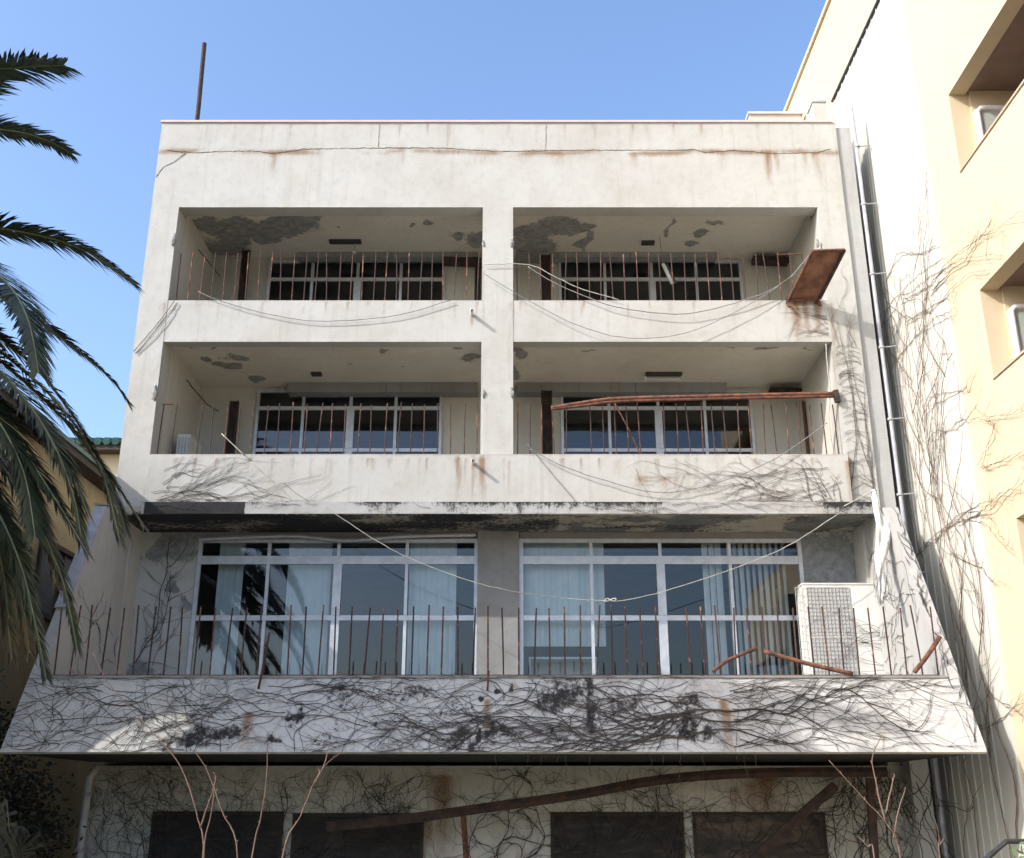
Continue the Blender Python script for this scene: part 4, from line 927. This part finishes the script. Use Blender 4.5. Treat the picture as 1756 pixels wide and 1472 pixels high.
# hanging tangle under the right corner
mb = MB()
for i in range(60):
    p = Vector((rg.uniform(5.2, 6.6), rg.uniform(-.4, .3), rg.uniform(1.6, 2.1))); P = [p]; d = Vector((rg.uniform(-.5, .5), rg.uniform(-.2, .2), -1)).normalized()
    for k in range(rg.randint(8, 26)):
        d = (d + Vector((rg.uniform(-.5, .5), rg.uniform(-.3, .3), rg.uniform(-.45, .35)))).normalized(); q = P[-1] + d * .07
        if q.y > .42 or q.z > 2.08: d.y = -abs(d.y); d.z = -abs(d.z); continue
        P.append(q)
    if len(P) > 2: mb.tube(P, rg.uniform(.004, .010), 3, False)
creeper('creeper', mb, 'hanging tangle of stems under the right end of the sloping parapet')
# siding and yellow wall (face looks left: u towards the camera, v up)
mb = MB(); frs = (Vector((sx - .035, 1.5, GZ)), Vector((0, -1, 0)), Vector((0, 0, 1)))
inss = lambda s, t_: 0 < s < 3.78 and .0 < t_ < 14.5
def spx(x, y): p = PX(x, y, sx - .035); return (1.5 - p.y, p.z - GZ)
for x, y, L, r in ((1745, 1440, 9, .012), (1700, 1300, 8.5, .011), (1660, 1180, 7, .010), (1640, 1100, 6.5, .010), (1735, 1472, 8, .010), (1600, 930, 5, .008), (1590, 880, 4.5, .008), (1570, 820, 4, .007), (1680, 1472, 6, .009), (1655, 1472, 3, .008), (1640, 1472, 4, .008)):
    grow(mb, frs, spx(x, y), pi / 2, L, r, rg, inss, home=pi / 2 + .035, branch=.05, depth=2, wander=.17, pull=.14, off=0, step=.075, ba=1.0)
for i in range(22):
    x = rg.uniform(1500, 1620); y = rg.uniform(350, 900); grow(mb, frs, spx(x, y), pi / 2 + rg.uniform(-.6, .6), rg.uniform(.5, 1.8), .003, rg, inss, home=pi / 2 - .3, branch=.14, depth=1, off=0)
creeper('creeper', mb, 'bare creeper stems climbing the white ribbed siding', 'vine_pale')
mb = MB(); fry = (Vector((sx - .025, 1.5, GZ)), Vector((0, -1, 0)), Vector((0, 0, 1)))
op = [(z + GZ * 0, z + 1.47) for z in zb]
def insy(s, t_):
    y_, z_ = 1.5 - s, t_ + GZ
    if s < 0 or y_ < -7 or z_ < 0: return False
    return not (y_ < -3.25 and any(a - .02 < z_ < b + .02 for a, b in op))
lines = [[(1511, 560), (1530, 525), (1560, 500), (1600, 470), (1650, 430), (1690, 400), (1756, 372)], [(1545, 520), (1590, 490), (1625, 455), (1670, 440), (1720, 435)], [(1555, 560), (1610, 520), (1650, 480), (1700, 460), (1740, 435)],
         [(1600, 500), (1640, 465), (1665, 430), (1680, 388)], [(1590, 700), (1605, 680), (1650, 668), (1662, 674)], [(1595, 800), (1600, 755), (1640, 725), (1665, 718), (1690, 715), (1756, 705)], [(1690, 720), (1705, 735), (1690, 780), (1680, 800)],
         [(1682, 800), (1720, 790), (1756, 770)], [(1570, 960), (1610, 920), (1650, 890), (1700, 880), (1756, 815)], [(1600, 930), (1640, 895), (1690, 900), (1720, 930), (1750, 960)], [(1640, 900), (1690, 870), (1720, 845), (1756, 840)], [(1630, 950), (1680, 980), (1710, 1000)],
         [(1640, 1250), (1700, 1240), (1756, 1200)], [(1690, 1180), (1740, 1220), (1756, 1240)], [(1520, 480), (1545, 440), (1580, 430), (1610, 425)], [(1530, 620), (1560, 590), (1600, 560), (1640, 540)]]
for ln in lines:
    for rep in range(2):
        Q = smooth_path([PX(x + rg.uniform(-5, 5), y + rep * rg.uniform(-14, 14), sx - .03) for x, y in ln], 9); off_ = Vector((0, 0, 0)); Pq = []
        for q in Q:
            off_ = off_ * .8 + Vector((0, rg.uniform(-.03, .03), rg.uniform(-.03, .03)))
            if insy(1.5 - (q + off_).y, (q + off_).z - GZ): Pq.append(q + off_)
            if rg.random() < .22: grow(mb, fry, (1.5 - (q + off_).y, (q + off_).z - GZ), rg.uniform(-.9, 1.2), rg.uniform(.2, .8), .0025, rg, insy, branch=.08, depth=1, wander=.18, off=0)
        if len(Pq) > 2: mb.tube(Pq, [.006 - .003 * k / len(Pq) for k in range(len(Pq))], 3, False)
creeper('creeper', mb, 'thin creeper stems fanning out over the yellow wall', 'vine_pale')

# ================================================================== PALMS
def frond(path, lw, rg, parent, dry=False, up=None, droop=.25, flat=1.0, rows=46):
    """feather leaf: rachis tube with two rows of folded leaflets; sub-part: leaflets"""
    P = smooth_path(path, 8); n = len(P)
    m = MB(); m.tube(P, [.028 * (1 - .85 * i / n) + .003 for i in range(n)], 4)
    rc = m.build('frond', MAT['palm_rachis'], parent)
    L = sum((P[i + 1] - P[i]).length for i in range(n - 1)); mb = MB(); cum = [0]
    for i in range(n - 1): cum.append(cum[-1] + (P[i + 1] - P[i]).length)
    rows = int(L / .027); lw = lw * 1.3
    for k in range(rows):
        u = .10 + .895 * k / rows; d = u * L; i = min(n - 2, max(j for j in range(n) if cum[j] <= d + 1e-6)); f = (d - cum[i]) / max(1e-6, cum[i + 1] - cum[i])
        p = P[i].lerp(P[i + 1], f); T = (P[i + 1] - P[i]).normalized()
        sd = T.cross(Vector((0, 0, 1)) if up is None else up).normalized(); upv = sd.cross(T).normalized()
        ln = lw * (math.sin(min(1, u * 1.5 + .18) * pi / 2)) * (1 - .62 * max(0, (u - .62) / .38)) * (.85 + .3 * rg.random())
        fwd = .50 + .75 * u
        for s in (-1, 1):
            dirv = (sd * s * flat + T * fwd + upv * (.42 - droop) + Vector((rg.uniform(-.12, .12), rg.uniform(-.12, .12), rg.uniform(-.15, .1)))).normalized()
            sag = Vector((0, 0, -1)) * ln * droop * (.5 + .5 * rg.random())
            q1 = p + dirv * ln * .55 + sag * .25; q2 = p + dirv * ln + sag
            wv = dirv.cross(upv).normalized() * .021
            mb.add([p - wv * .6, p + wv * .6, q1 + wv, q1 - wv, q2], [(0, 1, 2, 3), (3, 2, 4)])
    mb.build('leaflets', MAT['palm_dry' if dry else 'palm_leaf'], rc)
def palm(base, crown, label, picked, nrand, seed, ndry=14, R=3.6, span=(0, 2 * pi)):
    rg = random.Random(seed); t = thing('palm_tree', label, 'palm', base, 'feather palms')
    b, c = Vector(base), Vector(crown); m = MB(); K = 30
    m.tube([b.lerp(c, i / K) + Vector((.03 * math.sin(i), .03 * math.cos(i * 1.3), 0)) for i in range(K + 1)], [.36 + .035 * (i % 2) + (.14 if i > K - 4 else 0) for i in range(K + 1)], 12); m.build('trunk', MAT['palm_trunk'], t)
    for pts, lw, fl, dr in picked:
        frond([c + Vector((rg.uniform(-.12, .12), rg.uniform(-.12, .12), 0))] + [Vector(p) for p in pts], lw, rg, t, dr, flat=fl)
    for i in range(nrand):
        az = span[0] + (span[1] - span[0]) * (i + rg.random() * .7) / nrand; el = rg.uniform(-.1, 1.25); Lf = R * rg.uniform(.8, 1.05)
        h = Vector((math.cos(az), math.sin(az), 0)); P = [c + h * .12]; a = el; 
        for k in range(6): P.append(P[-1] + (h * math.cos(a) + Vector((0, 0, 1)) * math.sin(a)) * Lf / 6); a -= rg.uniform(.20, .36)
        frond(P, .50, rg, t, flat=.9)
    for i in range(ndry):
        az = span[0] + (span[1] - span[0]) * rg.random(); h = Vector((math.cos(az), math.sin(az), 0)); P = [c - Vector((0, 0, .3)) + h * .2]; a = rg.uniform(-.3, .1)
        for k in range(5): P.append(P[-1] + (h * math.cos(a) + Vector((0, 0, 1)) * math.sin(a)) * R * .8 / 5); a -= .38
        frond(P, .40, rg, t, True, flat=.6, droop=.6)
Yp = -5.5
def fr3(lst): return [PY(x, y, Yy) for x, y, Yy in lst]
crown1 = PY(-250, 530, Yp)
G1 = []
for lst, lw, fl, dr in (
    ([(-150, 260, -5.6), (-40, 135, -5.8), (30, 116, -6.0), (112, 112, -6.2)], .60, 1.0, False),
    ([(-150, 300, -5.3), (-60, 225, -5.0), (20, 224, -4.7), (80, 240, -4.4), (124, 264, -4.2)], .46, 1.0, False),
    ([(-140, 440, -5.5), (-50, 392, -5.5), (60, 402, -5.4), (150, 432, -5.3), (234, 488, -5.2)], .42, .8, False),
    ([(-150, 480, -5.9), (-60, 440, -6.3), (10, 485, -6.7), (48, 550, -6.9), (66, 640, -7.0)], .50, 1.1, False),
    ([(-140, 500, -5.3), (-40, 490, -5.0), (40, 535, -4.8), (130, 598, -4.6), (190, 650, -4.5), (222, 694, -4.4)], .30, .7, False),
    ([(-150, 540, -5.5), (-60, 560, -5.5), (40, 635, -5.5), (110, 705, -5.5), (170, 800, -5.4), (205, 925, -5.4)], .42, 1.0, False),
    ([(-140, 560, -5.2), (-40, 590, -4.9), (80, 690, -4.7), (170, 790, -4.5), (225, 870, -4.4), (246, 905, -4.4)], .42, .9, False),
    ([(-150, 580, -5.7), (-60, 640, -5.9), (40, 715, -6.0), (110, 790, -6.1), (150, 880, -6.1)], .40, 1.0, False),
    ([(-150, 600, -5.9), (-60, 690, -6.2), (30, 765, -6.4), (90, 850, -6.5), (150, 950, -6.5)], .40, .9, False),
    ([(-150, 620, -5.5), (-70, 720, -5.6), (10, 810, -5.7), (60, 890, -5.7), (105, 990, -5.7), (132, 1112, -5.7)], .38, .9, False),
    ([(-170, 640, -6.0), (-80, 770, -6.3), (-10, 870, -6.5), (35, 970, -6.6), (62, 1080, -6.6), (78, 1160, -6.6)], .40, .9, False),
    ([(-170, 660, -5.6), (-90, 800, -5.6), (-30, 920, -5.6), (5, 1030, -5.6), (20, 1130, -5.6)], .42, 1, True),
    ([(-170, 600, -5.2), (-80, 660, -4.9), (0, 740, -4.7), (55, 830, -4.6), (85, 930, -4.6)], .40, 1, False),
    ([(-180, 650, -5.9), (-100, 740, -6.1), (-40, 850, -6.2), (0, 960, -6.3), (15, 1060, -6.3)], .42, 1, False),
    ([(-150, 550, -5.8), (-50, 600, -6.0), (30, 670, -6.2), (90, 760, -6.3), (125, 850, -6.3), (140, 930, -6.3)], .48, 1, False),
    ([(-150, 545, -5.2), (-40, 560, -4.9), (50, 620, -4.7), (130, 720, -4.6), (190, 830, -4.5), (215, 910, -4.5)], .46, 1, False),
    ([(-160, 570, -6.0), (-70, 640, -6.3), (-5, 720, -6.6), (40, 810, -6.7), (60, 920, -6.8)], .50, 1, False),
    ([(-170, 600, -5.5), (-90, 720, -5.6), (-30, 820, -5.7), (15, 930, -5.7), (40, 1050, -5.7)], .48, 1, False),
    ([(-170, 620, -5.1), (-80, 760, -4.9), (-20, 880, -4.8), (30, 1000, -4.8), (50, 1120, -4.8)], .46, 1, True),
    ([(-160, 620, -5.3), (-70, 700, -5.1), (20, 800, -5.0), (75, 900, -5.0), (95, 1000, -5.0)], .40, 1, True)):
    G1.append((fr3(lst), lw, fl, dr))
palm((crown1.x - .3, crown1.y, GZ), crown1, 'feather palm whose drooping fronds fill the left edge of the view', G1, 28, 21, 12, 3.6, (pi * .5, pi * 1.8))
palm((-10.6, -8.9, GZ), (-10.2, -8.9, 10.6), 'taller feather palm beyond the left edge that dapples the sloping parapet', [], 46, 5, 12, 3.5)

# ================================================================== PLANTS AND SMALL THINGS IN FRONT
def fan_leaf(c, d, r, rg, parent, mat='fan_leaf'):
    """one fan-shaped leaf: stalk plus folded blades round its tip"""
    d = Vector(d).normalized(); sd = d.cross(Vector((rg.uniform(-.3, .3), 1, .2))).normalized(); mb = MB(); c = Vector(c)
    mb.tube([c - d * r * 1.2 - Vector((0, 0, .2)), c - d * r * .5, c], .012, 4)
    nb = 20
    for i in range(nb):
        a = -1.9 + 3.8 * i / (nb - 1); v = (d * math.cos(a) + sd * math.sin(a)).normalized(); L = r * rg.uniform(.45, 1.1); a += rg.uniform(-.15, .15); v = (d * math.cos(a) + sd * math.sin(a)).normalized(); dr = Vector((0, 0, -L * rg.uniform(.35, .95)))
        wv = v.cross(d.cross(sd)).normalized() * .028; up_ = d.cross(sd) * .015
        mb.add([c, c + v * L * .55 + wv + up_, c + v * L * .55 - wv + up_, c + v * L + dr], [(0, 1, 2), (1, 3, 2)])
    return mb.build('fan_leaf', MAT[mat], parent)
rg = random.Random(8)
for (bx, by_, n_, lab) in ((-6.9, -3.6, 16, 'dark fan palm crouching under the left end of the parapet'), (-7.7, -5.0, 12, 'low shaded fan palm at the bottom left corner')):
    t = thing('fan_palm', lab, 'palm', (bx, by_, GZ), 'fan palms')
    m = MB(); m.tube([(bx, by_, GZ), (bx, by_, .7)], [.16, .12], 8); m.build('trunk', MAT['palm_trunk'], t)
    for i in range(n_):
        az = rg.uniform(0, 2 * pi); el = rg.uniform(-.5, 1.0); d = Vector((math.cos(az) * math.cos(el), math.sin(az) * math.cos(el), math.sin(el)))
        fan_leaf(Vector((bx, by_, .8)) + d * rg.uniform(.5, .95), d, rg.uniform(.55, .8), rg, t)
def sapling(Y, stems, label):
    base = PY(stems[0][0][0], 1520, Y); t = thing('sapling', label, 'sapling', (base.x, base.y, GZ), 'bare saplings in front of the building')
    for st in stems:
        P = [PY(x, y, Y) for x, y in st]; r0 = .0095
        if st[0][1] >= 1465: P = [Vector((base.x + (P[0].x - base.x) * .3, Y, GZ))] + P
        Q = smooth_path(P, 5); m = MB(); Q = [q + Vector((rng.uniform(-.004, .004), rng.uniform(-.004, .004), 0)) for q in Q]
        n = len(Q); m.tube(Q, [r0 * (1 - .72 * i / n) for i in range(n)], 5)
        s = m.build('stem', MAT['twig'], t, True)
        m = MB()
        for i in range(3, n - 1, 3):
            a = Q[i]; d = Vector((rng.uniform(-1, 1), rng.uniform(-.5, .5), 1)).normalized(); m.tube([a, a + d * rng.uniform(.015, .035)], [.006, .003], 4)
        if m.V: m.build('bud', MAT['twig'], s)
sapling(-7.0, [[(348, 1475), (340, 1405), (312, 1320), (268, 1262), (190, 1178), (160, 1120)], [(343, 1420), (368, 1345), (366, 1325)]], 'reddish bare sapling leaning far to the left')
sapling(-7.4, [[(408, 1475), (380, 1390), (352, 1315), (325, 1282)], [(350, 1475), (362, 1400), (370, 1330)]], 'bare sapling forking in front of the leftmost boards')
sapling(-6.6, [[(432, 1475), (448, 1400), (457, 1330), (458, 1255)]], 'straight pale sapling before the parapet')
sapling(-7.2, [[(484, 1475), (515, 1400), (548, 1325), (585, 1290)], [(540, 1342), (556, 1312), (566, 1270)]], 'bare sapling leaning right and forking at the parapet lip')
sapling(-6.8, [[(1545, 1475), (1518, 1410), (1483, 1372), (1422, 1304)], [(1518, 1410), (1504, 1350), (1496, 1300), (1512, 1262)], [(1532, 1440), (1540, 1395), (1553, 1350)], [(1519, 1395), (1530, 1345), (1534, 1328)]], 'tall reddish sapling with many shoots near the right corner')
sapling(-6.5, [[(1612, 1475), (1611, 1440), (1604, 1406)], [(1611, 1450), (1619, 1438)]], 'short stubby sapling by the white siding')
sapling(-6.9, [[(1500, 1475), (1488, 1452), (1470, 1434)]], 'low twig beside the dark rusty post')
a, b, c = PY(1672, 1490, -6), PY(1726, 1443, -6), PY(1800, 1444, -6)
t = thing('handrail', 'black metal handrail at the bottom right corner', 'handrail', (a.x, a.y, GZ))
m = MB(); m.tube([a, b, c], .028, 8); m.build('rail', MAT['black_metal'], t)
for q in (a, c):
    m = MB(); m.tube([(q.x, q.y, GZ), q], .02, 6); m.build('post', MAT['black_metal'], t)
t = thing('shrub', 'small green shrub below the black handrail', 'shrub', (PY(1752, 1475, -6.3).x, -6.3, GZ))
p0 = PY(1765, 1478, -6.3); mb = MB(); ms = MB()
for i in range(170):
    p = p0 + Vector((rg.gauss(0, .11), rg.gauss(0, .11), rg.gauss(-.08, .11))); d = Vector((rg.uniform(-1, 1), rg.uniform(-1, 1), rg.uniform(-.4, 1))).normalized(); s_ = d.orthogonal().normalized() * .018
    mb.add([p, p + d * .04 + s_, p + d * .08, p + d * .04 - s_], [(0, 1, 2, 3)])
mb.build('leaves', MAT['leaf_green'], t)
for i in range(6): ms.tube([(p0.x + rg.uniform(-.05, .05), -6.3, GZ), p0 + Vector((rg.uniform(-.2, .2), rg.uniform(-.1, .1), rg.uniform(-.2, 0)))], .008, 4)
ms.build('stem', MAT['brown_wood'], t)

def bush(base, size, n, label, seed):  # dark shrubs added so the gap beside the house turns near black
    rg = random.Random(seed); t = thing('shrub', label, 'shrub', base, 'dark shrubs added to darken the gap'); b = Vector(base); mb = MB(); ms = MB(); cl = []
    for i in range(40):
        u, v = rg.uniform(0, 2 * pi), rg.uniform(-.3, 1); r_ = rg.uniform(.45, 1)
        cl.append(b + Vector((size[0] * r_ * math.cos(u) * math.sqrt(1 - min(1, v * v)), size[1] * r_ * math.sin(u) * math.sqrt(1 - min(1, v * v)), size[2] * (.5 + .5 * v * r_))))
    for c in cl:
        ms.tube([b, b.lerp(c, .5) + Vector((0, 0, .15)), c], [.03, .018, .006], 4)
        for k in range(n // 40):
            p = c + Vector((rg.gauss(0, .17), rg.gauss(0, .17), rg.gauss(0, .15))); d = Vector((rg.uniform(-1, 1), rg.uniform(-1, 1), rg.uniform(-.5, .8))).normalized(); sv = d.orthogonal().normalized() * .025; L = rg.uniform(.07, .12)
            mb.add([p, p + d * L * .5 + sv, p + d * L, p + d * L * .5 - sv], [(0, 1, 2, 3)])
    mb.build('crown', MAT['bush_leaf'], t); ms.build('trunk', MAT['brown_wood'], t)
bush((-8.0, -2.4, GZ), (.75, 1.1, 4.4), 6400, 'tall dark shrub added to darken the gap between the ochre house and the parapet end', 4)
bush((-7.6, -.6, GZ), (.6, .9, 2.6), 2600, 'low dark shrub added to darken the gap under the left end of the building', 6)
